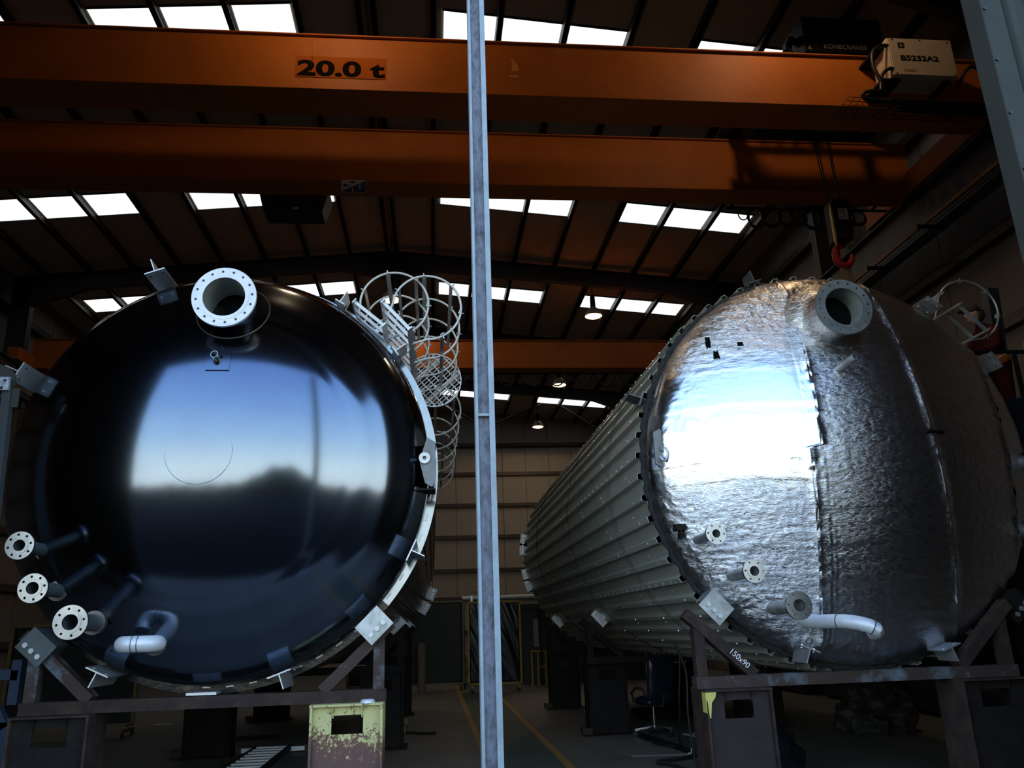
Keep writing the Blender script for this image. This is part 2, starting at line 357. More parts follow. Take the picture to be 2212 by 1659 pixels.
hz = [(-60, 0), (60, 0), (60, 2.5)] + [(x, 1.4 + 5.0 * math.exp(-((x - 9) / 7.5) ** 2) + 0.5 * sin(x * 1.3) + 0.3 * sin(x * 3.1)) for x in range(58, -59, -2)] + [(-60, 1.5)]
struct('exterior_hedge', MB().prism(hz, (0, -24, -0.02), (1, 0, 0), (0, 0, 1), (0, -4, 0)), mat('hedge_dark', (0.012, 0.016, 0.010), 0.95, 0, (0.02, 0.024, 0.014), 3, spec=0.0), None)
# ceiling: outer sheeting, liner strips between purlins, purlins, skylights
cm = MB()
for a, b in ((XL - 0.2, XRG), (XRG, XR + 0.2)):
    za, zb = zroof(a) + 0.08, zroof(b) + 0.08
    cm.prism([(a, za), (b, zb), (b, zb + 0.1), (a, za + 0.1)], (0, YF - 0.3, 0), (1, 0, 0), (0, 0, 1), (0, YB - YF + 0.6, 0))
ceil = struct('ceiling', cm, M_roof, None)
nb = list(range(-9, 9))
for b in nb:
    x0, x1 = max(XL, XRG + b * BAY), min(XR, XRG + (b + 1) * BAY)
    if x1 <= x0: continue
    obj('liner_panel', MB().prism([(x0 + 0.01, zroof(x0)), (x1 - 0.01, zroof(x1)), (x1 - 0.01, zroof(x1) + 0.06), (x0 + 0.01, zroof(x0) + 0.06)], (0, YF + 0.13, 0), (1, 0, 0), (0, 0, 1), (0, YB - YF - 0.14, 0)), M_roof, ceil, None)
for b in [k for k in range(-8, 9) if k != 0] + [-0.11, 0.11]:
    x = XRG + b * BAY; z = zroof(x)
    if not XL < x < XR: continue
    obj('purlin', MB().box((x - 0.035, YF + 0.13, z - 0.2), (x + 0.035, YB, z - 0.003)).box((x - 0.035, YF + 0.13, z - 0.2), (x + 0.075, YB, z - 0.185)), M_purlin, ceil, None)
groups = [(-8, -7, -6), (-4, -3, -2), (1, 2, 3), (5, 6, 7)]
for k, y0 in enumerate((12.64, 18.93, 25.25, 31.6, 37.96)):
    for g in groups:
        for b in g:
            xa, xb = XRG + (b + 0.07) * BAY, XRG + (b + 0.965) * BAY
            if b == -8: xa += 0.1
            if b == 7: xb -= 0.14
            if b == 1: xa += 0.13
            if b == -2: xb -= 0.09
            s = obj('skylight', MB().prism([(xa, zroof(xa) - 0.004), (xb, zroof(xb) - 0.004), (xb, zroof(xb) - 0.02), (xa, zroof(xa) - 0.02)], (0, y0, 0), (1, 0, 0), (0, 0, 1), (0, 1.06, 0)), M_sky, ceil, None)
            fr = MB()
            for yy in (y0 - 0.03, y0 + 1.06): fr.prism([(xa - 0.03, zroof(xa) - 0.003), (xb + 0.03, zroof(xb) - 0.003), (xb + 0.03, zroof(xb) - 0.04), (xa - 0.03, zroof(xa) - 0.04)], (0, yy, 0), (1, 0, 0), (0, 0, 1), (0, 0.03, 0))
            obj('skylight_frame', fr, M_front, s, None)

# walls
def wall_poly_front():
    m = MB()
    m.box((XL - 0.1, YF, -0.02), (-4.6, YF + 0.12, 12.1)); m.box((4.31, YF, -0.02), (XR + 0.1, YF + 0.12, 12.1))
    m.box((-4.6, YF, 7.10), (4.31, YF + 0.12, 12.1))
    m.prism([(XL - 0.1, 12.1), (XR + 0.1, 12.1), (XR + 0.1, zroof(XR) + 0.1), (XRG, ZR + 0.1), (XL - 0.1, zroof(XL) + 0.1)], (0, YF, 0), (1, 0, 0), (0, 0, 1), (0, 0.12, 0))
    return m
wf = struct('wall_front', wall_poly_front(), M_fr_in, None)
# ribbed outer sheets right of the door, and the folded jamb flashing
jm = MB().prism([(4.29, 0.13), (4.29, -0.05), (4.30, -0.055), (4.465, -0.055), (4.485, -0.035), (4.485, 0.0), (4.31, 0.0), (4.31, 0.13)], (0, YF, 0), (1, 0, 0), (0, 1, 0), (0, 0, 7.07))
jt = obj('jamb_flashing', jm, M_front, wf, None, label='pale grey green folded flashing at door edge')
bm_ = MB()
for k in range(14): z = 0.46 + 0.475 * k; bm_.cyl((4.312, YF - 0.055, z), (4.312, YF - 0.068, z), 0.011, n=8)
obj('rivet', bm_, M_black_matte, jt, kind='stuff')
for k in range(11):
    x = 4.487 + k * 0.49
    w = min(0.488, XR - x)
    if w < 0.2: break
    p = [(0, 0), (0, -0.02), (0.035, -0.06), (0.085, -0.06), (0.12, -0.02), (0.20, -0.02), (0.21, -0.03), (0.23, -0.03), (0.24, -0.02), (0.33, -0.02), (0.34, -0.03), (0.36, -0.03), (0.37, -0.02), (w, -0.02), (w, 0)]
    p = [(min(a, w), b) for a, b in p]
    obj('cladding_sheet', MB().prism(p, (x, YF, 0), (1, 0, 0), (0, 1, 0), (0, 0, 12.0)), M_front, wf, None)
obj('head_flashing', MB().box((-4.6, YF - 0.05, 7.07), (4.31, YF + 0.13, 7.16)), M_front, wf, None)
obj('jamb_flashing', MB().box((-4.72, YF - 0.05, 0), (-4.58, YF + 0.13, 7.07)), M_front, wf, None)

def panel_wall(name, frame, panels, girts):
    w = struct(name, frame, M_joint, None)
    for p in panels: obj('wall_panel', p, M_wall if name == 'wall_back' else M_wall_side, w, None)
    for g in girts: obj('girt', g, M_purlin, w, None)
    return w
zs = [0.0, 1.47, 3.09, 4.48, 6.16, 7.80, 9.45, 11.02, 12.15]
pn = []
for k in range(18):
    x0, x1 = XL + 0.01 + k * 1.2444, XL + (k + 1) * 1.2444 - 0.015
    for a, b in zip(zs[:-1], zs[1:]):
        if b > 12: pn.append(MB().prism([(x0, a + .02), (x1, a + .02), (x1, zroof(x1) - 0.01), (x0, zroof(x0) - 0.01)], (0, YB - 0.06, 0), (1, 0, 0), (0, 0, 1), (0, 0.05, 0)))
        else: pn.append(MB().box((x0, YB - 0.06, a + .02), (x1, YB - 0.01, b - .02)))
gs = [MB().box((XL, YB - 0.24, z - 0.09), (XR, YB - 0.06, z + 0.09)) for z in zs[1:-1]]
panel_wall('wall_back', MB().box((XL - 0.1, YB - 0.01, 0), (XR + 0.1, YB + 0.1, 12.1)).prism([(XL, 12.1), (XR, 12.1), (XR, zroof(XR)), (XRG, ZR), (XL, zroof(XL))], (0, YB, 0), (1, 0, 0), (0, 0, 1), (0, 0.1, 0)), pn, gs)
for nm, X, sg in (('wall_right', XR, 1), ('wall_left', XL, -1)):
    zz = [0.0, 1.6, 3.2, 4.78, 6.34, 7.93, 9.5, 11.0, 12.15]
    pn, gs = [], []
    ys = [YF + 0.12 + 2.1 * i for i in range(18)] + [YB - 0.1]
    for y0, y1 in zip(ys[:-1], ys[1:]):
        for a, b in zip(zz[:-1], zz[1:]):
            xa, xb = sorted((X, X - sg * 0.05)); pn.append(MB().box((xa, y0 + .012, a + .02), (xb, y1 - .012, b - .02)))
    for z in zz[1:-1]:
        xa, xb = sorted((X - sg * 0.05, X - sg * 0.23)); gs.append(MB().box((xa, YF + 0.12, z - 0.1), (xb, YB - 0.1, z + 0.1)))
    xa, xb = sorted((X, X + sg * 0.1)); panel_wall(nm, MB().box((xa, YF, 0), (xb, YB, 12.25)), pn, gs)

# portal frames
for y in (10.3, 16.62, 22.94, 29.26, 35.58):
    p = sempty('portal_frame', (XRG, y, 0)); p['label'] = 'dark steel portal frame of rafters and columns across the hall'
    def rf(s):
        xe = XR - 0.24 if s > 0 else XL + 0.24
        t = lambda x, d: (x, zroof(x) - 0.205 - d)
        apex, h = XRG + s * 1.5, xe - s * 2.2
        m = MB()
        for y0, y1, dd in ((y - 0.008, y + 0.008, 0.0),):
            m.prism([t(XRG, 0), t(XRG, 0.85), t(XRG + s * 0.3, 0.85), t(apex, 0.5), t(h, 0.5), t(xe, 1.1), t(xe, 0)], (0, y0, 0), (1, 0, 0), (0, 0, 1), (0, y1 - y0, 0))
        lo = [t(XRG, 0.85), t(XRG + s * 0.3, 0.85), t(apex, 0.5), t(h, 0.5), t(xe, 1.1)]
        for i in range(4):
            (xa, za), (xb, zb) = lo[i], lo[i + 1]
            m.prism([(xa, za), (xb, zb), (xb, zb - 0.02), (xa, za - 0.02)], (0, y - 0.11, 0), (1, 0, 0), (0, 0, 1), (0, 0.22, 0))
        m.prism([t(XRG, 0), t(xe, 0), t(xe, 0.02), t(XRG, 0.02)], (0, y - 0.11, 0), (1, 0, 0), (0, 0, 1), (0, 0.22, 0))
        return m
    for s in (1, -1):
        obj('rafter', rf(s), M_frame, p, None)
        xo = XR - 0.24 if s > 0 else XL + 0.24; xi = xo - s * 0.55
        a, b = sorted((xo, xi)); top = zroof(xo) - 0.21
        obj('column', MB().box((a, y - 0.008, 0), (b, y + 0.008, top)).box((a, y - 0.12, 0), (a + 0.02, y + 0.12, top)).box((b - 0.02, y - 0.12, 0), (b, y + 0.12, top)), M_frame, p, None)

# wind bracing in the far bay
for k, (a, b) in enumerate((((0.6, 12.35), (2.55, 11.1)), ((2.55, 11.1), (5.5, 12.3)), ((6.4, 12.2), (8.2, 11.0)))):
    obj('roof_brace', MB().cyl((a[0], 38.3, a[1]), (b[0], 38.3, b[1]), 0.05, n=8), M_frame, ceil)

# runway beams with rail and yellow conductor bar
for s, X, nm in ((1, 9.0, 'right'), (-1, -11.5, 'left')):
    r = thing('runway_beam', f'long blue grey crane runway beam along the {nm} hall wall', 'beam', (X, 5.2, 8.21))
    obj('web', MB().box((X - 0.01, 5.2, 8.23), (X + 0.01, 41.7, 9.06)), M_runway, r, None)
    obj('flange', MB().box((X - 0.15, 5.2, 8.21), (X + 0.15, 41.7, 8.235)), M_runway, r, None)
    obj('flange', MB().box((X - 0.15, 5.2, 9.05), (X + 0.15, 41.7, 9.075)), M_runway, r, None)
    obj('rail', MB().box((X - 0.03, 5.2, 9.075), (X + 0.03, 41.7, 9.13)), M_brown, r, None)
    xx = X - s * 0.10
    obj('conductor_bar', MB().box((min(xx, xx - s * .05), 5.2, 8.36), (max(xx, xx - s * .05), 41.7, 8.43)), mat('conductor_orange', (0.22, 0.09, 0.015), 0.6), r, None, label='dull orange conductor bar')
    for y in (10.3, 16.62, 22.94, 29.26, 35.58):
        xc = X + s * 0.15; xe = XR - 0.24 if s > 0 else XL + 0.24
        xi = (xe - s * 0.55)
        obj('bracket', MB().box((min(X, xi) - (0.0), y - 0.1, 8.0), (max(X, xi), y + 0.1, 8.21)), M_runway, r, None)
    for y in (11.9, 13.6, 19.5, 25.8):
        obj('cable_arm', MB().box((min(X, X - s * 0.5), y - 0.02, 8.13), (max(X, X - s * 0.5), y + 0.02, 8.2)), M_cable, r, None)

# high bay lamps: bell, lens, rod; each holds its own bulb
for i, (x, y, lab) in enumerate(((5.08, 23.13, 'nearest lit high bay lamp of the right hand row, in front of skylights'), (5.13, 30.6, 'second lit high bay lamp, hanging just below the far orange beam'),
        (5.14, 37.6, 'farthest lit high bay lamp, close above the back wall'), (-1.19, 21.95, 'lit high bay lamp glowing behind the ladder cage hoops'), (5.3, 8.6, 'high bay lamp above the front crane girder, right hand row'), (-1.3, 8.5, 'high bay lamp above the front crane girder, ridge row'))):
    zl = 10.95 if y > 12 else 11.35 if x > 0 else 10.75
    l = thing('high_bay_lamp', lab, 'lamp', (x, y, zl), 'high bay lamps under the roof')
    obj('reflector', MB().lathe([(0.27, 0.0), (0.275, 0.03), (0.235, 0.13), (0.15, 0.24), (0.09, 0.29), (0.085, 0.29), (0.145, 0.235), (0.228, 0.125), (0.265, 0.03), (0.27, 0.0)], (x, y, zl), 'Z', 28), M_pale_box, l)
    obj('lens', MB().lathe([(0.0, -0.07), (0.10, -0.062), (0.19, -0.035), (0.262, 0.0), (0.0, 0.01)], (x, y, zl), 'Z', 28), M_lampglow, l)
    obj('ballast_housing', MB().cyl((x, y, zl + 0.29), (x, y, zl + 0.67), 0.085, 0.075, 18), M_dark_steel, l)
    obj('hanger', MB().cyl((x, y, zl + 0.67), (x, y, zroof(x) - 0.2), 0.015, n=6), M_dark_steel, l)
    obj('catch_hook', MB().tube([(x + 0.22, y, zl), (x + 0.22, y, zl - 0.11), (x + 0.17, y, zl - 0.13)], 0.012, 6), M_dark_steel, l)
    ld = bpy.data.lights.new('bulb', 'SPOT'); ld.energy = (190 if x > 0 else 125) if y < 12 else 170; ld.color = (1.0, 0.68, 0.38); ld.spot_size = rad(179); ld.spot_blend = 0.12; ld.shadow_soft_size = 0.2
    lo = bpy.data.objects.new('bulb', ld); COL.objects.link(lo); lo.parent = l; lo.location = (0, 0, -0.09)

# ------------------------------------------------------------------ tanks
RC, RK, RT = 3.0, 0.4, 2.0
def dome_y(r, R=RT, add=0.0, RC=3.0):
    """axial place of the torispherical head's outer skin (negative = towards the door)"""
    R0 = R - RK; s = (R0) / (RC - RK); h = RC - math.sqrt((RC - RK) ** 2 - R0 ** 2)
    if r < RC * s: return -h - add + RC - math.sqrt(RC * RC - r * r)
    return -math.sqrt(max(0.0, RK * RK - (r - R0) ** 2)) - add
def dome_normal(r, a):
    e = 1e-3; d = (dome_y(r + e) - dome_y(r - e)) / (2 * e); n = Vector((cos(a) * d, -1.0, sin(a) * d)); return n.normalized()
ZT = 3.23
def vnoise(x, y, seed, f):
    x = x * f + 100.0; y = y * f + 100.0
    g = np.random.default_rng(seed).random((256, 256)); xi = np.floor(x).astype(int); yi = np.floor(y).astype(int); u = x - xi; v = y - yi
    u = u * u * (3 - 2 * u); v = v * v * (3 - 2 * v); a = g[xi % 256, yi % 256]; b = g[(xi + 1) % 256, yi % 256]; c = g[xi % 256, (yi + 1) % 256]; d = g[(xi + 1) % 256, (yi + 1) % 256]
    return (a * (1 - u) + b * u) * (1 - v) + (c * (1 - u) + d * u) * v

NRIB, PER = 60, 6
def clad_mesh(r, h, y0, y1, name):
    """one trapezoidal sheet of PER ribs, thin but solid, bent round the tank axis (local origin on the axis)"""
    st = 2 * PI / NRIB; pr = []
    for k in range(PER):
        a = k * st
        for t, d in ((0.0, 0), (0.33, 0), (0.62, 0), (0.68, 1), (0.92, 1), (0.98, 0)): pr.append((a + t * st, r + d * h))
    pr.append((PER * st, r))
    m = MB(); n = len(pr); vs = []
    for y in (y0, y1):
        for dr in (0.0, -0.006): vs += [((q + dr) * cos(a), y, (q + dr) * sin(a)) for a, q in pr]
    fs = []
    for i in range(n - 1):
        fs += [(i, i + 1, 2 * n + i + 1, 2 * n + i), (n + i + 1, n + i, 3 * n + i, 3 * n + i + 1), (i + 1, i, n + i, n + i + 1), (2 * n + i, 2 * n + i + 1, 3 * n + i + 1, 3 * n + i)]
    m.add(vs, fs); return m.mesh(name, (0, 0, 0), 20)

def t_bracket(parent, cx, a, y0=7.62, y1=7.97, r=2.075, w=0.2, m=None, holes=True):
    """plate lying across the radius with a fin standing outwards and bolt heads; carried by the ring"""
    m = m or M_galv; er = Vector((cos(a), 0, sin(a))); et = Vector((-sin(a), 0, cos(a))); c = Vector((cx, 0, ZT)) + er * r
    b = MB()
    b.prism([(-w / 2, y0), (w / 2, y0), (w / 2, y1), (-w / 2, y1)], c, et, (0, 1, 0), er * 0.012)
    b.prism([(0, y0), (0.13, y0), (0.13, y1 - 0.04), (0, y1)], c + er * 0.012 - et * 0.005, er, (0, 1, 0), et * 0.01)
    o = obj('cladding_bracket', b, m, parent, 30)
    if holes:
        k = MB()
        for u in (-0.06, 0.06):
            for y in (y0 + 0.06, y1 - 0.09): p = c + et * u + Vector((0, y, 0)); k.cyl(p + er * 0.02, p - er * 0.012, 0.013, n=6)
        obj('bolt', k, M_chrome, o, kind='stuff')
    return o
def foot_plate(parent, cx, a, y, lx=0.2, m=None):
    """bolted foot that ties the tank ring to the saddle brace"""
    er = Vector((cos(a), 0, sin(a))); et = Vector((-sin(a), 0, cos(a))); c = Vector((cx, 0, ZT)) + er * 2.09
    b = MB().prism([(-0.135, -0.06), (0.135, -0.06), (0.135, 0.16), (-0.135, 0.16)], c + Vector((0, y, 0)), et, er, (0, 0.02, 0))
    b.prism([(-0.12, -0.06), (0.12, -0.06), (0.12, 0.10), (-0.12, 0.10)], c + Vector((0, y + 0.02, 0)), et, er, (0, 0.25, 0))
    o = obj('foot_plate', b, m or M_galv_white, parent, 30)
    for u in (-0.075, 0.0, 0.075): p = c + et * u + er * 0.09; obj('bolt', MB().cyl(p + Vector((0, y - 0.022, 0)), p + Vector((0, y + 0.02, 0)), 0.024, n=6), M_galv, o, 30)
    return o
def nozzle(parent, name, c, ax, L, ro_f, ro_p, ri, nb, rb, rh, t, mf, mp, off, lab=None, ringr=None):
    """flange + pipe stub; c = centre of flange face, pipe runs back along -ax for L"""
    c = Vector(c); ax = Vector(ax).normalized()
    f = obj(name, MB().flange(c, ax, ro_f, ri, t, nb, rb, rh, off), mf, parent, 40, label=lab)
    obj('nozzle_pipe', MB().pipe(c - ax * t * 0.3, c - ax * L, ro_p, ri, 32), mp, f, 40)
    obj('raised_face', MB().pipe(c + ax * 0.004, c - ax * 0.002, ri + (rb - ri) * 0.55, ri, 40), mf, f, 40)
    if ringr: obj('weld_ring', MB().pipe(c - ax * (L - 0.10), c - ax * (L - 0.055), ro_p + ringr, ro_p - 0.002, 32), M_weld, f, 40)
    return f

def tank(name, label, cx):
    return thing(name, label, 'tank', (cx, 8.0, 1.16))

# black tank ---------------------------------------------------------
LX = -2.03
tb = tank('storage_tank', 'huge glossy black tank lying on its side with white flanged manway', LX)
prof = [(1e-4, dome_y(0))] + [(r, dome_y(r) + 0.0035 * sin((r - 1.2) * 26) * (1 if 1.25 < r < 1.95 else 0) * 0.6) for r in list(np.linspace(0.05, 1.55, 46)) + list(np.linspace(1.57, 1.92, 26)) + [1.94, 1.955, 1.97, 1.98, 1.988, 1.994, 1.998]] + [(2.0, 0.0), (2.0, 0.22)]
obj('dished_end', MB().lathe(prof, (LX, 8.0, ZT), 'Y', 160), M_black_gloss, tb, 60)
obj('shell', MB().lathe([(1.999, 0.21), (1.999, 11.1), (0.0, 11.1)], (LX, 8.0, ZT), 'Y', 128), M_black_matte, tb, 40)
obj('weld_seam', MB().tube([(LX + 0.285 * cos(a), 8.0 + dome_y(0.285) + 0.0015, ZT - 0.03 + 0.285 * sin(a)) for a in np.linspace(0, 2 * PI, 96, endpoint=False)], 0.0025, 6, True), M_black_gloss, tb, 60)
RP = [(2.0, 0.19), (2.088, 0.19), (2.088, 0.26), (2.0, 0.26), (2.0, 0.19)]
obj('end_ring', MB().lathe(RP, (LX, 8.0, ZT), 'Y', 120, rad(-40), rad(205)), M_ring, tb, 40, label='pale blue steel ring round the upper tank rim')
obj('lower_ring_strip', MB().lathe(RP, (LX, 8.0, ZT), 'Y', 60, rad(205), rad(320)), M_darkclad, tb, 40, label='black strip along the lower tank rim')  # lower arc of the ring profile, in the dark cladding material
sh = [clad_mesh(2.055, 0.022, 0.265 + 2.71 * i, 0.265 + 2.71 * (i + 1) - 0.012, 'cladding_sheet') for i in range(4)]
for s in sh: s.materials.append(M_darkclad)
for k in range(NRIB // PER):
    for s in sh: inst('cladding_sheet', s, (LX, 8.0, ZT), (0, -k * 2 * PI * PER / NRIB, 0), tb)
kb = MB()
for k in range(30):
    a = rad(-95 + k * 3.0)
    p = Vector((LX + 2.03 * cos(a), 8.185, ZT + 2.03 * sin(a))); et = Vector((-sin(a), 0, cos(a))) * 0.035
    if k % 2: kb.bar(p - et, p + et, 0.012, 0.025, (0, 1, 0))
obj('ring_cleat', kb, M_galv, tb, kind='stuff')
# manway
mc = (-1.915, 7.05, 4.66)
mw = nozzle(tb, 'manway_flange', mc, (0, -1, 0), 0.52, 0.292, 0.215, 0.192, 16, 0.253, 0.0125, 0.034, M_galv_white, M_black_matte, 0.1, 'white bolted manway flange')
obj('manway_lining', MB().lathe([(0.190, 0.0), (0.190, 0.40)], (mc[0], mc[1] + 0.005, mc[2]), 'Y', 40), M_inner, mw)
obj('bore_dark_disc', MB().cyl((mc[0], mc[1] + 0.405, mc[2]), (mc[0], mc[1] + 0.41, mc[2]), 0.191, n=40), M_bore, mw)  # black disc painted in for the dark of the open tank inside
r0 = math.hypot(mc[0] - LX, mc[2] - ZT)
pad = [(mc[0] + 0.335 * cos(a), mc[2] + 0.335 * sin(a)) for a in np.linspace(0, 2 * PI, 64, endpoint=False)]
def on_dome(x, z, cx, add=0.004): return (x, 8.0 + dome_y(min(1.999, math.hypot(x - cx, z - ZT))) - add, z)
def patch(cx, x0, z0, rr, mi=0.0, add=0.012, n=48, rings=6, square=False):
    """curved pad lying on the head"""
    m = MB(); vs, fs = [], []
    for j in range(rings + 1):
        q = mi + (rr - mi) * j / rings
        for i in range(n):
            a = 2 * PI * i / n + (PI / 4 if square else 0); k = q
            if square: k = q / max(abs(cos(a)), abs(sin(a)))
            vs.append(on_dome(x0 + k * cos(a), z0 + k * sin(a), cx, add if j < rings else 0.0))
    for i in range(n): vs.append(on_dome(x0 + rr * cos(2 * PI * i / n + (PI / 4 if square else 0)) / (max(abs(cos(2 * PI * i / n + PI / 4)), abs(sin(2 * PI * i / n + PI / 4))) if square else 1), z0 + rr * sin(2 * PI * i / n + (PI / 4 if square else 0)) / (max(abs(cos(2 * PI * i / n + PI / 4)), abs(sin(2 * PI * i / n + PI / 4))) if square else 1), cx, add))
    for j in range(rings - 1):
        for i in range(n): fs.append((j * n + i, j * n + (i + 1) % n, (j + 1) * n + (i + 1) % n, (j + 1) * n + i))
    o = (rings + 1) * n
    for i in range(n):
        k = (i + 1) % n
        fs += [((rings - 1) * n + i, (rings - 1) * n + k, o + k, o + i), (o + i, o + k, rings * n + k, rings * n + i)]
    return m.add(vs, fs)
obj('reinforcing_pad', patch(LX, mc[0], mc[2], 0.335, 0.2), M_black_gloss, mw, 40)
obj('weld_seam', MB().tube([on_dome(p[0], p[1], LX, 0.006) for p in pad], 0.007, 6, True), M_weld, mw)
# small vent stub on a square pad
sp_ = obj('vent_stub', MB().pipe((-1.975, 7.10, 4.115), (-1.945, 7.36, 4.075), 0.036, 0.028, 20), M_stain, tb, label='short open stainless stub pipe')
obj('pad', patch(LX, -1.95, 4.08, 0.105, 0.037, 0.012, 32, 4, True), M_black_gloss, sp_, 40)
# three flanged nozzles
for (x, y, z), ro, rp in (((-3.42, 7.1, 2.43), 0.115, 0.055), ((-3.26, 7.08, 2.08), 0.118, 0.058), ((-2.90, 7.0, 1.80), 0.135, 0.07)):
    a = math.atan2(z - ZT, x - LX); ax = Vector((0.0, -1, 0.0))
    nozzle(tb, 'flanged_nozzle', (x, y, z), ax, 0.56, ro, rp, rp - 0.008, 8, ro * 0.78, 0.0105, 0.024, M_stain, M_pipe_dark, 0.2, None, 0.03)
# overflow bend: comes out of the head and turns sideways
def bend(parent, p, x1, rr, ymid, z, lab):
    x0, y0, z0 = p; sgn = 1 if x1 < x0 else -1
    pts = [(x0 - 0.10 * sgn, y0, z), (x0 - 0.02 * sgn, ymid + 0.16, z)]
    for t in np.linspace(0, PI / 2, 8): pts.append((x0 - 0.1 * (1 - cos(t)) * (1 if x1 < x0 else -1), ymid + 0.1 - 0.1 * sin(t), z))
    pts.append((x1 + (0.1 if x1 < x0 else -0.1), ymid, z))
    for t in np.linspace(0, PI / 2, 8)[1:]: pts.append((x1 + (0.1 - 0.1 * sin(t)) * (1 if x1 < x0 else -1), ymid + 0.1 - 0.1 * cos(t), z))
    pts.append((x1 + 0.02 * sgn, ymid + 0.16, z))
    o = obj('overflow_bend', MB().tube(pts, rr, 24), M_galv_white, parent, 50, label=lab)
    k = len(pts) // 2
    sg = 1 if x1 < x0 else -1
    for xx in (x0 - 0.12 * sg, (x0 * 0.4 + x1 * 0.6)): obj('weld_bead', MB().tube([(xx, ymid + (rr + .001) * cos(a), z + (rr + .001) * sin(a)) for a in np.linspace(0, 2 * PI, 24, endpoint=False)], 0.004, 5, True), M_weld, o)
    return o
bend(tb, (-2.325, 7.66, 1.60), -2.605, 0.068, 7.28, 1.612, 'pale pipe bend curling sideways at the tank bottom')
obj('weld_ring', MB().pipe((-2.40, 7.55, 1.612), (-2.405, 7.58, 1.612), 0.10, 0.066, 28), M_weld, tb)
for a in (110.7, 154.6): t_bracket(tb, LX, rad(a), 7.62, 8.2)
for a in (35.7, 58.2): t_bracket(tb, LX, rad(a), 7.86, 8.2, 2.03, 0.11, M_galv_white)
for a in (-25.3, -70.3, -114.8): t_bracket(tb, LX, rad(a), 7.6, 8.2, 2.02, 0.21, M_galv)
for a in (-22, -31): foot_plate(tb, LX, rad(a), 18.7)
foot_plate(tb, LX, rad(-45.5), 7.66, m=M_pipe); foot_plate(tb, LX, rad(-131), 7.66, m=M_pipe_dark)
obj('inlet_rim', MB().box((LX - 0.13, 7.74, 1.163), (LX + 0.13, 7.9, 1.185)), M_galv, tb)
# lifting lug on the rim
c = Vector((-0.02, 7.66, 3.18))
lg = obj('lifting_lug', MB().prism([(-0.03, 0.27), (0.05, 0.22), (0.055, -0.12), (0.02, -0.22), (-0.05, -0.18), (-0.10, 0.02), (-0.085, 0.10)], c, (1, 0, 0), (0, 0, 1), (0, 0.03, 0)), M_lug, tb, 30, label='grey steel lifting lug')
obj('lug_boss', MB().pipe(c + Vector((-0.055, -0.03, 0.06)), c + Vector((-0.055, 0.05, 0.06)), 0.055, 0.02, 24), M_stain, lg)
obj('lug_gusset', MB().box((c.x - 0.09, 7.64, c.z - 0.25), (c.x + 0.05, 7.92, c.z - 0.235)).box((c.x - 0.07, 7.67, c.z + 0.2), (c.x + 0.06, 7.95, c.z + 0.215)).box((c.x + 0.01, 7.69, c.z - 0.2), (c.x + 0.03, 8.0, c.z + 0.22)), M_dark_steel, lg, 30)

# foil tank ------------------------------------------------------------
RX = 4.25
tf = tank('storage_tank', 'huge tank with crinkled aluminium foil over its end and ribbed grey green cladding', RX)
obj('shell', MB().lathe([(1.96, 0.02), (2.0, 0.1), (2.0, 11.1), (0.0, 11.1)], (RX, 8.0, ZT), 'Y', 128), M_foam, tf, 40)
obj('foam_edge', MB().tube([(RX + (2.075 + 0.012 * sin(i * 2.3)) * cos(a), 8.0 + 0.012 * sin(i * 1.7), ZT + (2.075 + 0.012 * sin(i * 2.3)) * sin(a)) for i, a in enumerate(np.linspace(0, 2 * PI, 200, endpoint=False))], 0.03, 8, True), M_foam, tf)
RF, RC = 2.055, 4.0
def foil_at(x, z, add):
    r = min(2.05, math.hypot(x - RX, z - ZT)); R0 = RF - RK; h = RC - math.sqrt((RC - RK) ** 2 - R0 ** 2)
    y = -h + RC - math.sqrt(RC * RC - r * r) if r < RC * R0 / (RC - RK) else -math.sqrt(max(0.0, RK * RK - (r - R0) ** 2))
    return (x, 8.0 + y - add, z)
FOIL_PATCHES = ((2.86, 4.42, 0.025, 0.10, 0.02), (2.92, 4.27, 0.035, 0.06), (3.17, 4.37, 0.035, 0.025), (4.95, 3.36, 0.12, 0.02))  # torn spots; the last is a dark strip painted with a cable's reflection
def foil_dark_patch(pts, m=None):
    """ragged dark patch hugging the head: torn foil, and one dark strip"""
    c = (sum(p[0] for p in pts) / len(pts), sum(p[1] for p in pts) / len(pts)); n = len(pts)
    b = MB().add([foil_at(c[0], c[1], 0.022)] + [foil_at(x, z, 0.022) for x, z in pts] + [foil_at(x, z, 0.0) for x, z in pts], [(0, 1 + i, 1 + (i + 1) % n) for i in range(n)] + [(1 + i, 1 + n + i, 1 + n + (i + 1) % n, 1 + (i + 1) % n) for i in range(n)])
    return obj('foil_dark_patch', b, m or M_bore, tf, 30)
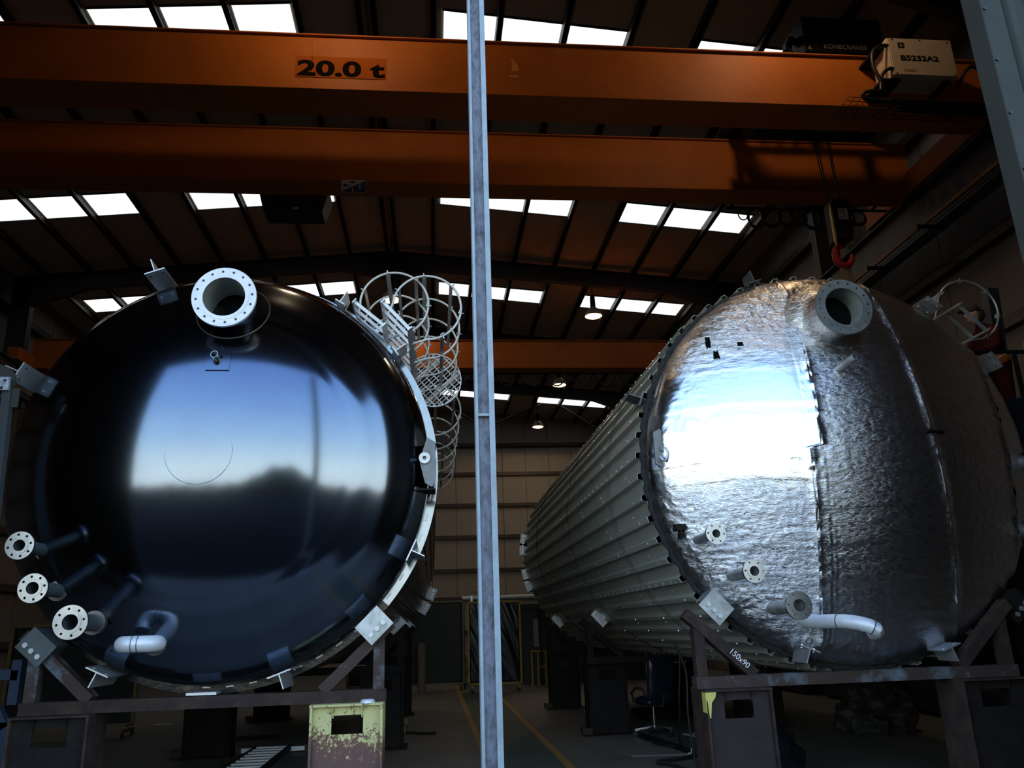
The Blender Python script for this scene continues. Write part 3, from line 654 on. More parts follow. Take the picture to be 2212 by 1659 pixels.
def gore(x0, x1, nu, nv, k):
    """one foil strip of the head between two near-vertical seams"""
    u = np.linspace(0, 1, nu)[None, :].repeat(nv, 0); v = np.linspace(-1, 1, nv)[:, None].repeat(nu, 1)
    xa = x0(v) if callable(x0) else x0; xb = x1(v) if callable(x1) else x1
    x = xa + (xb - xa) * u; x = np.clip(x, -RF * 0.9995, RF * 0.9995)
    z = v * np.sqrt(RF ** 2 - x ** 2); r = np.sqrt(x * x + z * z)
    R0 = RF - RK; h = RC - math.sqrt((RC - RK) ** 2 - R0 ** 2); s = R0 / (RC - RK)
    y = np.where(r < RC * s, -h + RC - np.sqrt(np.maximum(0, RC * RC - r * r)), -np.sqrt(np.maximum(0, RK * RK - (r - R0) ** 2)))
    e = np.minimum(u, 1 - u) * np.abs(xb - xa)                      # distance from the seams
    edge = np.exp(-(e / 0.05) ** 2)
    rimf = np.clip((r - 1.35) / 0.6, 0, 1)
    def ridge(a): return (1 - np.abs(2 * a - 1)) ** 2
    cr = ridge(vnoise(x * 0.55, z * 1.6, 11 + k, 5.0)) * 0.5 + ridge(vnoise(x * 0.7, z * 1.3, 21 + k, 12.0)) * 0.3 + vnoise(x, z, 31 + k, 28.0) * 0.12
    calm = 0.10 + 0.9 * np.clip(vnoise(x, z, 41, 1.3) * 1.7 - 0.45, 0, 1)       # smooth sheets with crumpled zones
    low = np.clip((-z - 0.35) / 0.5, 0, 1) * (x < -0.45)
    top = np.clip((z - 1.25) / 0.3, 0, 1) * (x < -0.3)
    mid = (1 - np.clip((np.abs(z - 0.35) - 0.55) / 0.35, 0, 1)) * (x < -0.6)
    wx, wz = x + 0.10 * vnoise(x, z, 71, 4.0), z + 0.10 * vnoise(x, z, 72, 4.0)
    cr = cr + ridge(vnoise(wx, wz * 1.25, 81 + k, 15.0)) * 0.55 + ridge(vnoise(wx + wz * 0.3, wz, 91 + k, 27.0)) * 0.26
    amp = 0.0030 + 0.005 * calm + 0.0065 * low + 0.006 * top + 0.007 * rimf * (x < 0) + 0.005 * rimf
    amp = amp * (1 - 0.80 * mid)
    amp = np.where(x > -0.5, amp * 0.55, amp)
    d = amp * cr + edge * (0.006 + 0.022 * vnoise(x * 0.4, z, 55 + k, 16.0)) 
    # horizontal laps of the tape strips
    for zz, st in ((1.02, 0.006), (0.83, 0.005), (-0.30, 0.006), (-0.62, 0.006), (-0.95, 0.007), (-1.28, 0.006), (0.45, 0.004), (0.1, 0.004), (-0.1, 0.004)):
        zl = zz + 0.05 * (vnoise(x, x * 0 + k, 66, 1.5) - 0.5) + (0.03 * k if k else 0)
        d = d + st * 0.7 / (1 + np.exp(-(z - zl) / 0.006)) * np.exp(-np.abs(z - zl) / 0.35)
    d = d * np.clip((RF - r) / 0.03, 0.15, 1)
    nr = np.where(r < RC * s, r / RC, np.clip((r - R0) / RK, 0, 1)); ny = np.sqrt(np.maximum(0.0, 1 - nr ** 2))
    rr = np.maximum(r, 1e-6)
    X = RX + x + d * nr * x / rr; Y = 8.0 + y - d * ny; Z = ZT + z + d * nr * z / rr
    me = MB(); P = np.stack([X, Y, Z], -1).reshape(-1, 3)
    me.v = [tuple(p) for p in P.tolist()]
    me.f = [(j * nu + i, j * nu + i + 1, (j + 1) * nu + i + 1, (j + 1) * nu + i) for j in range(nv - 1) for i in range(nu - 1)]
    return me
s1 = lambda v: -0.52 - 0.10 * (1 - v * v) * (v < 0) + 0.06 * v
s2 = lambda v: 0.66 + 0.0 * v - 0.16 * v
s3 = lambda v: 1.62 + 0.0 * v
for k, (a, b, nu) in enumerate(((-RF, lambda v: s1(v) + 0.02, 150), (lambda v: s1(v) - 0.01, lambda v: s2(v) + 0.01, 110), (lambda v: s2(v) - 0.01, lambda v: s3(v), 90), (s3, RF, 50))):
    obj('foil_strip', gore(a, b, nu, 230, k), M_foil if k == 0 else M_foil_calm, tf, 180)
seams = [0.02, 1.42, 4.45, 8.35, 11.12]
sh = [clad_mesh(2.095, 0.052, a, b - 0.014, 'cladding_sheet') for a, b in zip(seams[:-1], seams[1:])]
for y in seams[1:-1]:
    for dy in (-0.05, 0.05): obj('banding_wire', MB().tube([(RX + 2.149 * cos(a), 8.0 + y + dy, ZT + 2.149 * sin(a)) for a in np.linspace(0, 2 * PI, 120, endpoint=False)], 0.003, 5, True), M_cable, tf)
for s in sh: s.materials.append(M_clad)
for k in range(NRIB // PER):
    for s in sh: inst('cladding_sheet', s, (RX, 8.0, ZT), (0, -k * 2 * PI * PER / NRIB + 0.02, 0), tf)
kb = MB(); st = 2 * PI / NRIB
for i in range(NRIB):
    a = i * st + 0.80 * st - 0.02
    a = i * st + 0.8 * st + 0.0
    if not (rad(95) < a % (2 * PI) < rad(285)): continue
    er = Vector((cos(a - 0.02), 0, sin(a - 0.02)))
    dense = i % PER == PER - 1
    for y in np.arange(8.35, 19.0, 0.28 if dense else 1.39):
        p = Vector((RX, y, ZT)) + er * 2.147; kb.cyl(p - er * 0.002, p + er * 0.010, 0.012, 0.009, 6)
    if i % 2 == 0:
        a2 = a - 0.45 * st; er = Vector((cos(a2 - .02), 0, sin(a2 - .02)))
        for y in np.arange(8.7, 19.0, 1.39): p = Vector((RX, y, ZT)) + er * 2.095; kb.cyl(p - er * 0.002, p + er * 0.010, 0.011, 0.009, 6)
obj('screw', kb, M_screw, tf, kind='stuff')
def spot(x, z, w, h, sk=0.0):
    k = [random.uniform(0.55, 1.3) for _ in range(8)]; w *= 0.8; h *= 0.8
    return [(x - w * k[0], z - h), (x, z - h * k[1]), (x + w, z - h * k[2]), (x + w * k[3] + sk, z), (x + w * k[4] + sk, z + h), (x + sk, z + h * k[5]), (x - w * k[6] + sk, z + h), (x - w, z)]
for q in FOIL_PATCHES: foil_dark_patch(spot(*q))
c = Vector((2.30, 7.72, 3.33))
lg = obj('lifting_lug', MB().prism([(0.0, 0.20), (-0.07, 0.16), (-0.07, -0.16), (0.0, -0.20), (0.09, -0.06), (0.09, 0.06)], c, (1, 0, 0), (0, 0, 1), (0, 0.03, 0)), M_lug, tf, 30, label='grey lifting lug at the left of the foil')
obj('lug_boss', MB().pipe(c + Vector((0.03, -0.02, 0)), c + Vector((0.03, 0.05, 0)), 0.05, 0.022, 24), M_lug, lg)
obj('shackle', MB().tube(smooth([c + Vector(p) for p in ((0.03, -0.03, 0.0), (0.05, -0.05, -0.06), (0.03, -0.05, -0.12), (0.0, -0.05, -0.14), (-0.03, -0.04, -0.10))]), 0.012, 8), M_galv, lg)
obj('rim_bracket', MB().box((2.36, 7.66, 2.50), (2.46, 7.92, 2.56)).box((2.40, 7.66, 2.42), (2.42, 7.92, 2.50)), M_dark_steel, tf, 30)
mc = (4.10, 7.05, 4.605)
nozzle(tf, 'manway_flange', mc, (0, -1, 0), 0.6, 0.292, 0.222, 0.198, 16, 0.255, 0.0125, 0.034, M_lug, M_pipe, 0.1, 'grey bolted manway flange')
obj('manway_lining', MB().lathe([(0.197, 0.0), (0.197, 0.24)], (mc[0], mc[1] + 0.006, mc[2]), 'Y', 40), M_inner, tf)
obj('bore_dark_disc', MB().cyl((mc[0], mc[1] + 0.245, mc[2]), (mc[0], mc[1] + 0.25, mc[2]), 0.198, n=40), M_bore, tf)  # black disc in place of the unlit depth behind the manway
obj('foil_collar', MB().lathe([(0.225, 0.10), (0.245, 0.16), (0.25, 0.24), (0.30, 0.33), (0.42, 0.40), (0.44, 0.60)], (mc[0], mc[1], mc[2]), 'Y', 40), M_foil, tf, 60)
obj('vent_stub', MB().pipe((4.125, 7.05, 4.075), (4.03, 7.36, 4.0), 0.036, 0.028, 20), M_pipe, tf)
for (x, y, z), ro, rp in (((2.59, 7.2, 2.41), 0.098, 0.046), ((2.87, 7.1, 2.06), 0.105, 0.052), ((3.20, 7.0, 1.75), 0.125, 0.062)):
    f = nozzle(tf, 'flanged_nozzle', (x, y, z), (0.06, -1, 0.02), 0.5, ro, rp, rp - 0.008, 6, ro * 0.78, 0.0095, 0.022, M_stain, M_pipe, 0.2)
ob = obj('overflow_bend', MB().tube([(3.50, 7.62, 1.63), (3.53, 7.50, 1.612), (3.57, 7.40, 1.604), (3.63, 7.28, 1.606), (3.70, 7.17, 1.60), (3.77, 7.08, 1.582), (3.83, 7.02, 1.556), (3.875, 7.01, 1.53), (3.90, 7.05, 1.51), (3.91, 7.12, 1.50)], 0.064, 24), M_galv_white, tf, 50, label='dull pale pipe bend below the flanged nozzles')
obj('weld_bead', MB().pipe((3.845, 7.011, 1.55), (3.851, 7.010, 1.547), 0.067, 0.06, 24), M_weld, ob); obj('weld_bead', MB().pipe((3.655, 7.24, 1.605), (3.660, 7.233, 1.6045), 0.067, 0.06, 24), M_weld, ob)
for a in (29.0, 52.8): t_bracket(tf, RX, rad(a), 7.72, 8.05, 2.16, 0.2, M_pipe)
for a in (106.8, 161): t_bracket(tf, RX, rad(a), 7.98, 8.25, 2.15, 0.16, M_pipe_dark)
for a in (-111.8, -71.0): t_bracket(tf, RX, rad(a), 7.55, 7.9, 2.0, 0.2, M_galv)
for a in (171, 176.5, 192, 198): foot_plate(tf, RX, rad(a), 18.7)
foot_plate(tf, RX, rad(-137), 7.66, m=M_pipe); foot_plate(tf, RX, rad(-46), 7.66, m=M_dark_steel)
for y in (13.1, 17.6):
    foot_plate(tf, RX, rad(-137), y); foot_plate(tb, LX, rad(-45.5), y)
# rim stubs at the right hand edge, wrapped in foil
for a, z in ((-3, 0), (-25, 0)):
    er = Vector((cos(rad(a)), 0, sin(rad(a)))); p = Vector((RX, 7.62, ZT)) + er * 1.9
    o = obj('side_stub', MB().pipe(p + Vector((0.05, -0.04, 0)), p + er * 0.12 + Vector((0, 0.25, 0)), 0.075, 0.06, 24), M_pipe, tf)
    obj('foil_collar', MB().cyl(p + Vector((0, 0.02, 0)), p + er * 0.05 + Vector((-0.02, 0.26, 0)), 0.09, 0.16, 20, False), M_foil, o)

# ------------------------------------------------------------------ caged ladders
def caged_ladder(label, cx, a, rl, y0, y1, yc0, yc1, n_st=5, lw=0.40, step=0.24, hoop_r=0.375, m=None, tilt=0.0, hstep=0.64, base_off=0.42):
    m = m or M_galv
    er = Vector((cos(a), 0, sin(a))); et = Vector((sin(a), 0, -cos(a)))
    P = Vector((cx, 0, ZT)) + er * rl
    t = thing('caged_ladder', label, 'ladder', P + Vector((0, y0, 0)))
    for s in (-1, 1):
        q = P + et * (s * lw / 2)
        obj('stile', MB().prism([(-0.03, 0), (0.03, 0), (0.03, y1 - y0), (-0.03, y1 - y0)], q + Vector((0, y0, 0)), er, (0, 1, 0), et * (0.012 * s)), m, t, 30)
    y = y0 + 0.05
    while y < y1:
        b = MB(); p = P + Vector((0, y, 0))
        b.prism([(-0.016, -0.014), (0.016, -0.014), (0.016, 0.014), (-0.016, 0.014)], p - et * lw / 2, er, (0, 1, 0), et * lw)
        for i in range(14):                                     # serrated tread edge
            q = p + et * (-lw / 2 + 0.02 + i * (lw - 0.04) / 13)
            b.prism([(0.014, -0.014), (0.026, 0.0), (0.014, 0.014)], q - et * 0.006, er, (0, 1, 0), et * 0.012)
        obj('rung', b, m if m is M_pipe else M_galv_white, t, 30); y += step
    hc = P + er * base_off; y = yc0; k0 = rad(132); mh = m if m is M_pipe else M_galv_white
    while y <= yc1:
        pts = []
        q = [P + et * (-lw / 2)] + [hc + (er * cos(b) + et * sin(b)) * hoop_r for b in np.linspace(-k0, k0, 40)] + [P + et * (lw / 2)]
        obj('hoop', MB().tube([p + Vector((0, y, 0)) for p in q], 0.0135, 8), mh, t, 60)
        y += hstep
    ylast = y - hstep
    for b in np.linspace(-rad(105), rad(105), n_st):
        d = er * cos(b) + et * sin(b); tt = -er * sin(b) + et * cos(b)
        s = obj('strap', MB().prism([(-0.024, yc0 - 0.04), (0.024, yc0 - 0.04), (0.024, ylast + 0.04), (-0.024, ylast + 0.04)], hc + d * (hoop_r - 0.018), tt, (0, 1, 0), d * 0.006), m, t, 30)
        k = MB(); y = yc0
        while y <= yc1: k.cyl(hc + d * (hoop_r - 0.028) + Vector((0, y, 0)), hc + d * (hoop_r + 0.035) + Vector((0, y, 0)), 0.008, n=6); y += hstep
        obj('bolt', k, m, s, kind='stuff')
    for y in np.arange(max(y0 + 0.3, 8.3), y1, 1.5):
        for s in (-1, 1):
            q = P + et * (s * (lw / 2 - 0.01)) + Vector((0, y, 0)); obj('standoff', MB().bar(q, q - er * (rl - 2.06), 0.05, 0.012, (0, 1, 0)), m, t, 30)
    return t
A1 = caged_ladder('galvanised caged ladder with bright serrated rungs, outermost on the black tank', LX, rad(42.5), 2.26, 7.70, 10.3, 8.2, 10.2)
A2 = caged_ladder('galvanised caged ladder set closer to the black tank beside the outermost one', LX, rad(49.5), 2.12, 7.86, 10.3, 8.3, 10.3, base_off=0.37)
A3 = caged_ladder('thin hooped ladder cage farther along the black tank below the round grating', LX, rad(36), 2.14, 10.9, 17.0, 11.4, 17.0, hstep=0.95)
A4 = caged_ladder('dull caged ladder with one large hoop on top of the foil ended tank', RX, rad(41.5), 2.36, 7.75, 12.4, 8.25, 8.9, m=M_pipe, hstep=0.75)
A5 = caged_ladder('dull curved ladder cage hoop peeping over the foil behind the grey manway', RX, rad(57), 2.16, 8.6, 12.4, 9.4, 11.5, m=M_pipe, hstep=0.9, base_off=0.36, hoop_r=0.36)
# round grating landing across the cage
gc = Vector((0.02, 10.3, 4.86)); a = rad(42.5); er = Vector((cos(a), 0, sin(a))); et = Vector((sin(a), 0, -cos(a)))
g = thing('grating_landing', 'round steel grating landing inside the ladder cage beside black tank', 'landing', gc)
obj('edge_band', MB().pipe(gc, gc + Vector((0, 0.05, 0)), 0.375, 0.362, 48), M_galv, g)
for i in range(17):
    u = -0.34 + i * 0.0425; h = math.sqrt(0.365 ** 2 - u * u)
    obj('bearing_bar', MB().prism([(-h, 0), (h, 0), (h, 0.04), (-h, 0.04)], gc + et * u, er, (0, 1, 0), et * 0.009), M_galv_white, g, 30)
for i in range(8):
    u = -0.32 + i * 0.0914; h = math.sqrt(0.365 ** 2 - u * u); obj('cross_bar', MB().bar(gc + er * u - et * h + Vector((0, .012, 0)), gc + er * u + et * h + Vector((0, .012, 0)), 0.01, 0.012), M_galv, g, 30)
for u, w in ((-0.17, 0.05), (0.16, 0.05)): 
    h = math.sqrt(0.36 ** 2 - u * u); obj('bearer', MB().bar(gc + et * u - er * h + Vector((0, 0.07, 0)), gc + et * u + er * h + Vector((0, 0.07, 0)), w, 0.05, (0, 1, 0)), M_galv_white, g, 30)

# ------------------------------------------------------------------ saddles and stands
def saddle(label, x0, x1, y, m, m2, braces, zt=1.155):
    t = thing('saddle_frame', label, 'saddle', ((x0 + x1) / 2, y, 1.05), 'steel saddle frames under the tanks')
    obj('cross_beam', MB().box((x0, y - 0.075, 1.052), (x1, y + 0.075, zt)), m, t, 30)
    for s, xo in ((1, x0), (-1, x1)):
        obj('post', MB().box((min(xo + s * 0.02, xo + s * 0.12), y - 0.055, zt), (max(xo + s * 0.02, xo + s * 0.12), y + 0.055, 1.60)), m2, t, 30)
        obj('brace', MB().bar((xo + s * 0.57, y - 0.005, zt + 0.0), (xo - s * 0.04, y - 0.005, 1.72), 0.10, 0.13, (0, 1, 0)), m2, t, 30)
    return t
s1_ = saddle('brown steel saddle frame under the front of the black tank', -3.55, -0.42, 7.82, M_brown, M_brown_w, 1)
s2_ = saddle('brown steel saddle frame with chalk marks under the foil covered tank end', 2.40, 5.56, 7.66, M_brown_w, M_brown, 1)
text('chalk_mark', '150x90', (2.725, 7.575, 1.365), 0.075, M_white_print, s2_, 0, 0.001, 1.0, (PI / 2, rad(43), 0))
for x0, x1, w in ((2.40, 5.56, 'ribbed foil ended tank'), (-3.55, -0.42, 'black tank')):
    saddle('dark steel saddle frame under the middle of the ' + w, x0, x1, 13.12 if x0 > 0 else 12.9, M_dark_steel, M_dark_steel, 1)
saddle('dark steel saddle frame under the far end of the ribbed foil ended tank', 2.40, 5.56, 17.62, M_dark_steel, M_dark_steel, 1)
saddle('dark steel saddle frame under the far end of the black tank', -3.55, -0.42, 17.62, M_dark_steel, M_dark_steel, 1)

def stand(label, x0, x1, y0, mw_, mf, d=0.42, h=1.05, extra=None):
    t = thing('support_stand', label, 'stand', ((x0 + x1) / 2, y0 + d / 2, 0), 'steel support stands below the saddles'); w = x1 - x0
    o = Vector((x0, y0, 0))
    hx0, hx1, hz0, hz1 = 0.18 * w / .62, w - 0.17 * w / .62, 0.80, 0.955
    web = MB(); yy0, yy1 = y0 + 0.05, y0 + 0.065
    for a, b, c, e in ((0.014, hx0, 0, h - .02), (hx1, w - 0.014, 0, h - .02), (hx0, hx1, 0, hz0), (hx0, hx1, hz1, h - .02)): web.box((x0 + a, yy0, c), (x0 + b, yy1, e))
    obj('web_plate', web, mw_, t, 30)
    for xa, xb in ((x0, x0 + 0.022), (x1 - 0.022, x1)): obj('flange', MB().box((xa, y0, 0), (xb, y0 + d, h - 0.018)), mf, t, 30)
    obj('top_plate', MB().box((x0 - 0.005, y0 - 0.005, h - 0.018), (x1 + 0.005, y0 + d + 0.005, h)), mf, t, 30)
    for xx in (x0 + w * 0.30, x0 + w * 0.70): obj('gusset', MB().prism([(0, 0), (0.045, 0), (0.0, -0.1)], (xx, y0 + 0.05, h - 0.018), (0, -1, 0), (0, 0, 1), (0.012, 0, 0)), mw_, t, 30)
    obj('base_plate', MB().box((x0 - 0.06, y0 - 0.06, 0), (x1 + 0.06, y0 + d + 0.06, 0.025)), M_dark_steel, t, 30)
    back = MB().box((x0 + 0.022, y0 + d - 0.02, 0.03), (x1 - 0.022, y0 + d - 0.008, 0.70)); obj('back_plate', back, M_dark_steel, t, 30)
    return t
y_ = stand('rust eaten yellow steel stand with rectangular window below the black tank', -1.07, -0.44, 7.62, M_rusty, M_rusty)
obj('weld_block', MB().lathe([(0.0, 0.03), (0.05, 0.03), (0.062, 0.02), (0.065, 0.0), (0.0, 0.0)], (-0.575, 7.66, 1.05), 'Z', 20), M_galv_white, y_, label='white block on the stand top')
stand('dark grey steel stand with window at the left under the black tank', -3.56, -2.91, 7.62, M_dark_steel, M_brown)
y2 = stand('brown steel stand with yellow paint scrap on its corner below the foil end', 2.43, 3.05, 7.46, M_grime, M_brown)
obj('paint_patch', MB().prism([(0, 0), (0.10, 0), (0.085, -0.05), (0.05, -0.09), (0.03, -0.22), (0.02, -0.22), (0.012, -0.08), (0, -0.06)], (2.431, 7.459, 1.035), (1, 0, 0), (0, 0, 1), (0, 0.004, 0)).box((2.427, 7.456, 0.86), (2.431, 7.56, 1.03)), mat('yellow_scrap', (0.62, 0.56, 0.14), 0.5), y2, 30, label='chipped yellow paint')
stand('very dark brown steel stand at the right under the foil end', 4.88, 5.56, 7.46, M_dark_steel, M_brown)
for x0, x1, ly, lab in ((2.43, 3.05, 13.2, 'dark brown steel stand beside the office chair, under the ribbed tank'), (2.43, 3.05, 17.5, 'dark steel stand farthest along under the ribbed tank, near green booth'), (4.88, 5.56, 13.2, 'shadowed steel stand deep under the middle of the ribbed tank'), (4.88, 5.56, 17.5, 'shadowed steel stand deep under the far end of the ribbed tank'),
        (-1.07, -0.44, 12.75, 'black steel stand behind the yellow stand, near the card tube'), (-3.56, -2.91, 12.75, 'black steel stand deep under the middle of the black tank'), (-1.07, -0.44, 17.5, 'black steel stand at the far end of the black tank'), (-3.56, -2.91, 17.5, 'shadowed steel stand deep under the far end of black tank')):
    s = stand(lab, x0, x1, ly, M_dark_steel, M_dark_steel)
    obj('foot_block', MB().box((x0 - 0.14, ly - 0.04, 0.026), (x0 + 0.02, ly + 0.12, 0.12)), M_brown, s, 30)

# ------------------------------------------------------------------ front double girder crane
cr = thing('bridge_crane', 'orange double girder overhead crane marked 20.0 t spanning the front of the hall', 'crane', (-1.25, 10.0, 9.13))
def girder(y0, y1, z0, z1, x0=-11.45, x1=9.0):
    m = MB()
    m.box((x0, y0, z0 + 0.015), (x1, y0 + 0.015, z1 - 0.02)).box((x0, y1 - 0.015, z0 + 0.015), (x1, y1, z1 - 0.02))
    m.box((x0, y0 - 0.02, z0), (x1, y1 + 0.02, z0 + 0.015)).box((x0, y0 - 0.045, z1 - 0.02), (x1, y1 + 0.045, z1))
    for x in np.arange(x0, x1, 2.04): m.box((x, y0 + .016, z0 + .02), (x + 0.01, y1 - .016, z1 - .03))
    return m
g1 = obj('girder', girder(10.0, 10.60, 9.17, 10.10), M_orange, cr, 30)
g2 = obj('girder', girder(12.5, 12.96, 9.17, 10.22), M_orange, cr, 30)
for g, ya, yb, zt in ((g1, 10.03, 10.57, 10.10), (g2, 12.53, 12.93, 10.22)): obj('crane_rail', MB().box((-11.3, (ya + yb) / 2 - 0.03, zt), (8.8, (ya + yb) / 2 + 0.03, zt + 0.05)), M_brown, g, 30)
obj('joint_strip', MB().box((-1.735, 9.992, 9.19), (-1.727, 10.0, 10.07)), M_orange, g1, 30)
for xs in (9.0, -11.5):
    e = obj('end_carriage', MB().box((xs - 0.17, 9.1, 9.145), (xs + 0.17, 9.98, 9.55)).box((xs - 0.17, 13.0, 9.145), (xs + 0.17, 13.9, 9.55)).box((xs - 0.16, 9.98, 9.135), (xs + 0.16, 13.0, 9.168)).box((xs - 0.16, 10.62, 9.17), (xs + 0.16, 12.48, 9.55)), M_orange, cr, 30)
    for yy in (9.2, 13.8): obj('wheel', MB().cyl((xs - 0.05, yy, 9.235), (xs + 0.05, yy, 9.235), 0.105, n=20), M_dark_steel, e)
obj('capacity_plate', MB().box((-1.96, 9.992, 9.37), (-0.66, 9.9995, 9.73)), M_orange_d, cr, 30)
text('lettering', '20.0 t', (-1.935, 9.990, 9.405), 0.355, M_black_print, cr, 0.013, 0.002, 1.50)
# flaked paint on girder
obj('paint_scar', MB().prism([(0, 0), (0.12, 0.02), (0.10, 0.12), (0.04, 0.20), (0.0, 0.24), (0.03, 0.12)], (1.19, 9.998, 9.60), (1, 0, 0), (0, 0, 1), (0, 0.003, 0)).prism([(0, 0), (0.16, -0.01), (0.14, 0.03), (0.03, 0.03)], (1.15, 9.998, 9.50), (1, 0, 0), (0, 0, 1), (0, 0.003, 0)), mat('flaked_orange', (0.60, 0.22, 0.07), 0.6), cr, 30)
# direction sign on rear girder
sg = obj('direction_sign', MB().box((-1.56, 12.462, 8.945), (-1.14, 12.470, 9.185)), M_plate_w, cr, 30, label='white and blue arrow sign')
obj('sign_field', MB().prism([(-1.55, 8.95), (-1.145, 8.95), (-1.145, 9.18)], (0, 12.4605, 0), (1, 0, 0), (0, 0, 1), (0, 0.001, 0)), M_blue_label, sg, None)
obj('sign_hanger', MB().box((-1.45, 12.47, 9.15), (-1.43, 12.50, 9.20)).box((-1.27, 12.47, 9.15), (-1.25, 12.50, 9.20)), M_dark_steel, sg, None)
def arrow(x, z, an, s): 
    d = Vector((cos(an), 0, sin(an))); n = Vector((-sin(an), 0, cos(an)))
    return MB().prism([(0.05, 0), (0, 0.03), (0, 0.012), (-0.05, 0.012), (-0.05, -0.012), (0, -0.012), (0, -0.03)], (x, 12.4595, z), d, n, (0, 0.0008, 0))
for x, z, an, m_ in ((-1.48, 9.08, PI, M_black_print), (-1.36, 9.145, 0, M_black_print), (-1.36, 8.985, -PI / 2, M_plate_w), (-1.24, 9.05, PI / 2, M_plate_w)): obj('arrow', arrow(x, z, an, 1), m_, sg, None)
# equipment box hung behind the rear girder
bx = obj('equipment_box', MB().prism([(-3.02, 8.98), (-1.98, 8.98), (-1.86, 9.38), (-3.12, 9.38)], (0, 13.2, 0), (1, 0, 0), (0, 0, 1), (0, 0.5, 0)), M_box_black, cr, 30, label='black box hung under the rear girder')
obj('rating_label', MB().box((-2.50, 13.192, 9.0), (-2.40, 13.199, 9.05)), M_plate_w, bx, None)
obj('box_hanger', MB().box((-2.9, 12.98, 9.36), (-2.8, 13.3, 9.42)).box((-2.2, 12.98, 9.36), (-2.1, 13.3, 9.42)), M_dark_steel, bx, None)
# electrical cabinet with code lettering
cb = obj('electrical_cabinet', MB().prism([(0, 0), (1.03, 0), (1.03, 0.66), (0, 0.66)], (6.84, 9.42, 9.32), (1, 0, 0), (0, 0, 1), (0, 0.42, 0)), M_pale_box, cr, 30, label='cream electrical cabinet')
text('lettering', 'B5232A2', (7.00, 9.410, 9.58), 0.13, M_black_print, cb, 0.004, 0.001, 1.25)
obj('cabinet_door', MB().box((6.86, 9.412, 9.33), (7.86, 9.42, 9.97)), M_pale_box, cb, 30)
obj('pictogram', MB().box((7.00, 9.409, 9.80), (7.10, 9.413, 9.90)), M_box_black, cb, None)
obj('pictogram_mark', MB().prism([(0.03, 0.01), (0.07, 0.04), (0.02, 0.06)], (7.01, 9.408, 9.81), (1, 0, 0), (0, 0, 1), (0, 0.001, 0)), M_yellow, cb, None)
obj('warning_label', MB().box((7.02, 9.409, 9.39), (7.20, 9.413, 9.43)), M_yellow, cb, None)
for x, z in ((6.92, 9.95), (7.36, 9.95), (7.80, 9.93), (7.82, 9.36), (6.90, 9.35)): obj('bolt', MB().cyl((x, 9.405, z), (x, 9.413, z), 0.012, n=8), M_black_matte, cb)
for p, q in (((6.70, 9.5, 9.86), (6.98, 10.0, 9.90)), ((6.70, 9.5, 9.28), (7.0, 10.0, 9.32)), ((7.7, 9.5, 9.28), (7.8, 10.0, 9.32))): obj('cabinet_bracket', MB().box(p, q), M_dark_steel, cr, 30)
for pts in ([(6.92, 9.45, 9.86), (6.72, 9.42, 9.83), (6.58, 9.42, 9.70), (6.55, 9.42, 9.45), (6.62, 9.42, 9.2), (6.66, 9.45, 8.98)], [(6.92, 9.45, 9.44), (6.78, 9.42, 9.42), (6.66, 9.43, 9.30), (6.60, 9.42, 9.05)], [(7.9, 9.5, 9.2), (8.0, 9.44, 9.42), (8.14, 9.42, 9.52), (8.28, 9.44, 9.40), (8.32, 9.5, 9.05)], [(6.62, 9.42, 9.02), (6.40, 9.40, 9.0), (6.28, 9.40, 8.93), (6.42, 9.42, 8.88), (6.9, 9.45, 8.90)], [(6.66, 9.45, 8.95), (6.45, 9.43, 8.95), (6.32, 9.43, 8.90), (6.5, 9.42, 8.86), (7.0, 9.45, 8.88)]):
    obj('control_cable', MB().tube(smooth(pts), 0.028, 8), M_cable, cr, 60)
tr = MB()
for i in range(6): y = 9.34 + i * 0.09; tr.cyl((6.0 + (i < 2) * 0.05, y, 8.84), (8.5, y, 8.80), 0.005, n=5)
for i in range(26): x = 6.02 + i * 0.1; tr.cyl((x, 9.32, 8.84), (x, 9.82, 8.82), 0.004, n=5); tr.cyl((x, 9.82, 8.82), (x, 9.82, 8.92), 0.004, n=5)
obj('wire_cable_tray', tr, M_dark_steel, cr, None)
tb_ = MB()
for i in range(4): tb_.tube([(6.7 + 0.1 * i, 9.40 + i * 0.08, 8.87), (7.5, 9.42 + i * 0.08, 8.86), (8.5, 9.40 + i * 0.08, 8.84)], 0.032, 7)
obj('tray_cables', tb_, M_cable, cr, 60)
for x in (6.75, 8.0): obj('tray_bracket', MB().bar((x, 9.36, 8.80), (x, 10.0, 9.0), 0.03, 0.03).bar((x + 0.02, 9.5, 8.8), (x - 0.15, 10.0, 9.16), 0.025, 0.025), M_dark_steel, cr, 30)
# festoon loops under the rear girder
obj('festoon_rail', MB().box((5.6, 13.14, 9.16), (8.9, 13.18, 9.20)).box((5.65, 12.98, 9.17), (5.7, 13.16, 9.2)).box((8.5, 12.98, 9.17), (8.55, 13.16, 9.2)), M_dark_steel, cr, None)
for k, x in enumerate((5.92, 6.16, 6.46, 6.76, 7.02, 7.28, 7.66, 7.98, 8.2)):
    w, h = 0.13 + 0.02 * (k % 3), 0.28 + 0.09 * ((k * 7) % 4) / 3
    if k == 0: w, h = 0.09, 0.24
    for j in range(2 if k else 1):
        pts = [(x + j * .03 + w * sin(t), 13.16 + 0.02 * j, 9.17 - h * (0.5 - 0.5 * cos(t)) * (1 + 0.1 * j)) for t in np.linspace(-PI * 0.0 + 0.0, 2 * PI, 28)]
        obj('festoon_cable', MB().tube(pts, 0.018 if k else 0.012, 7), M_cable, cr, 60)

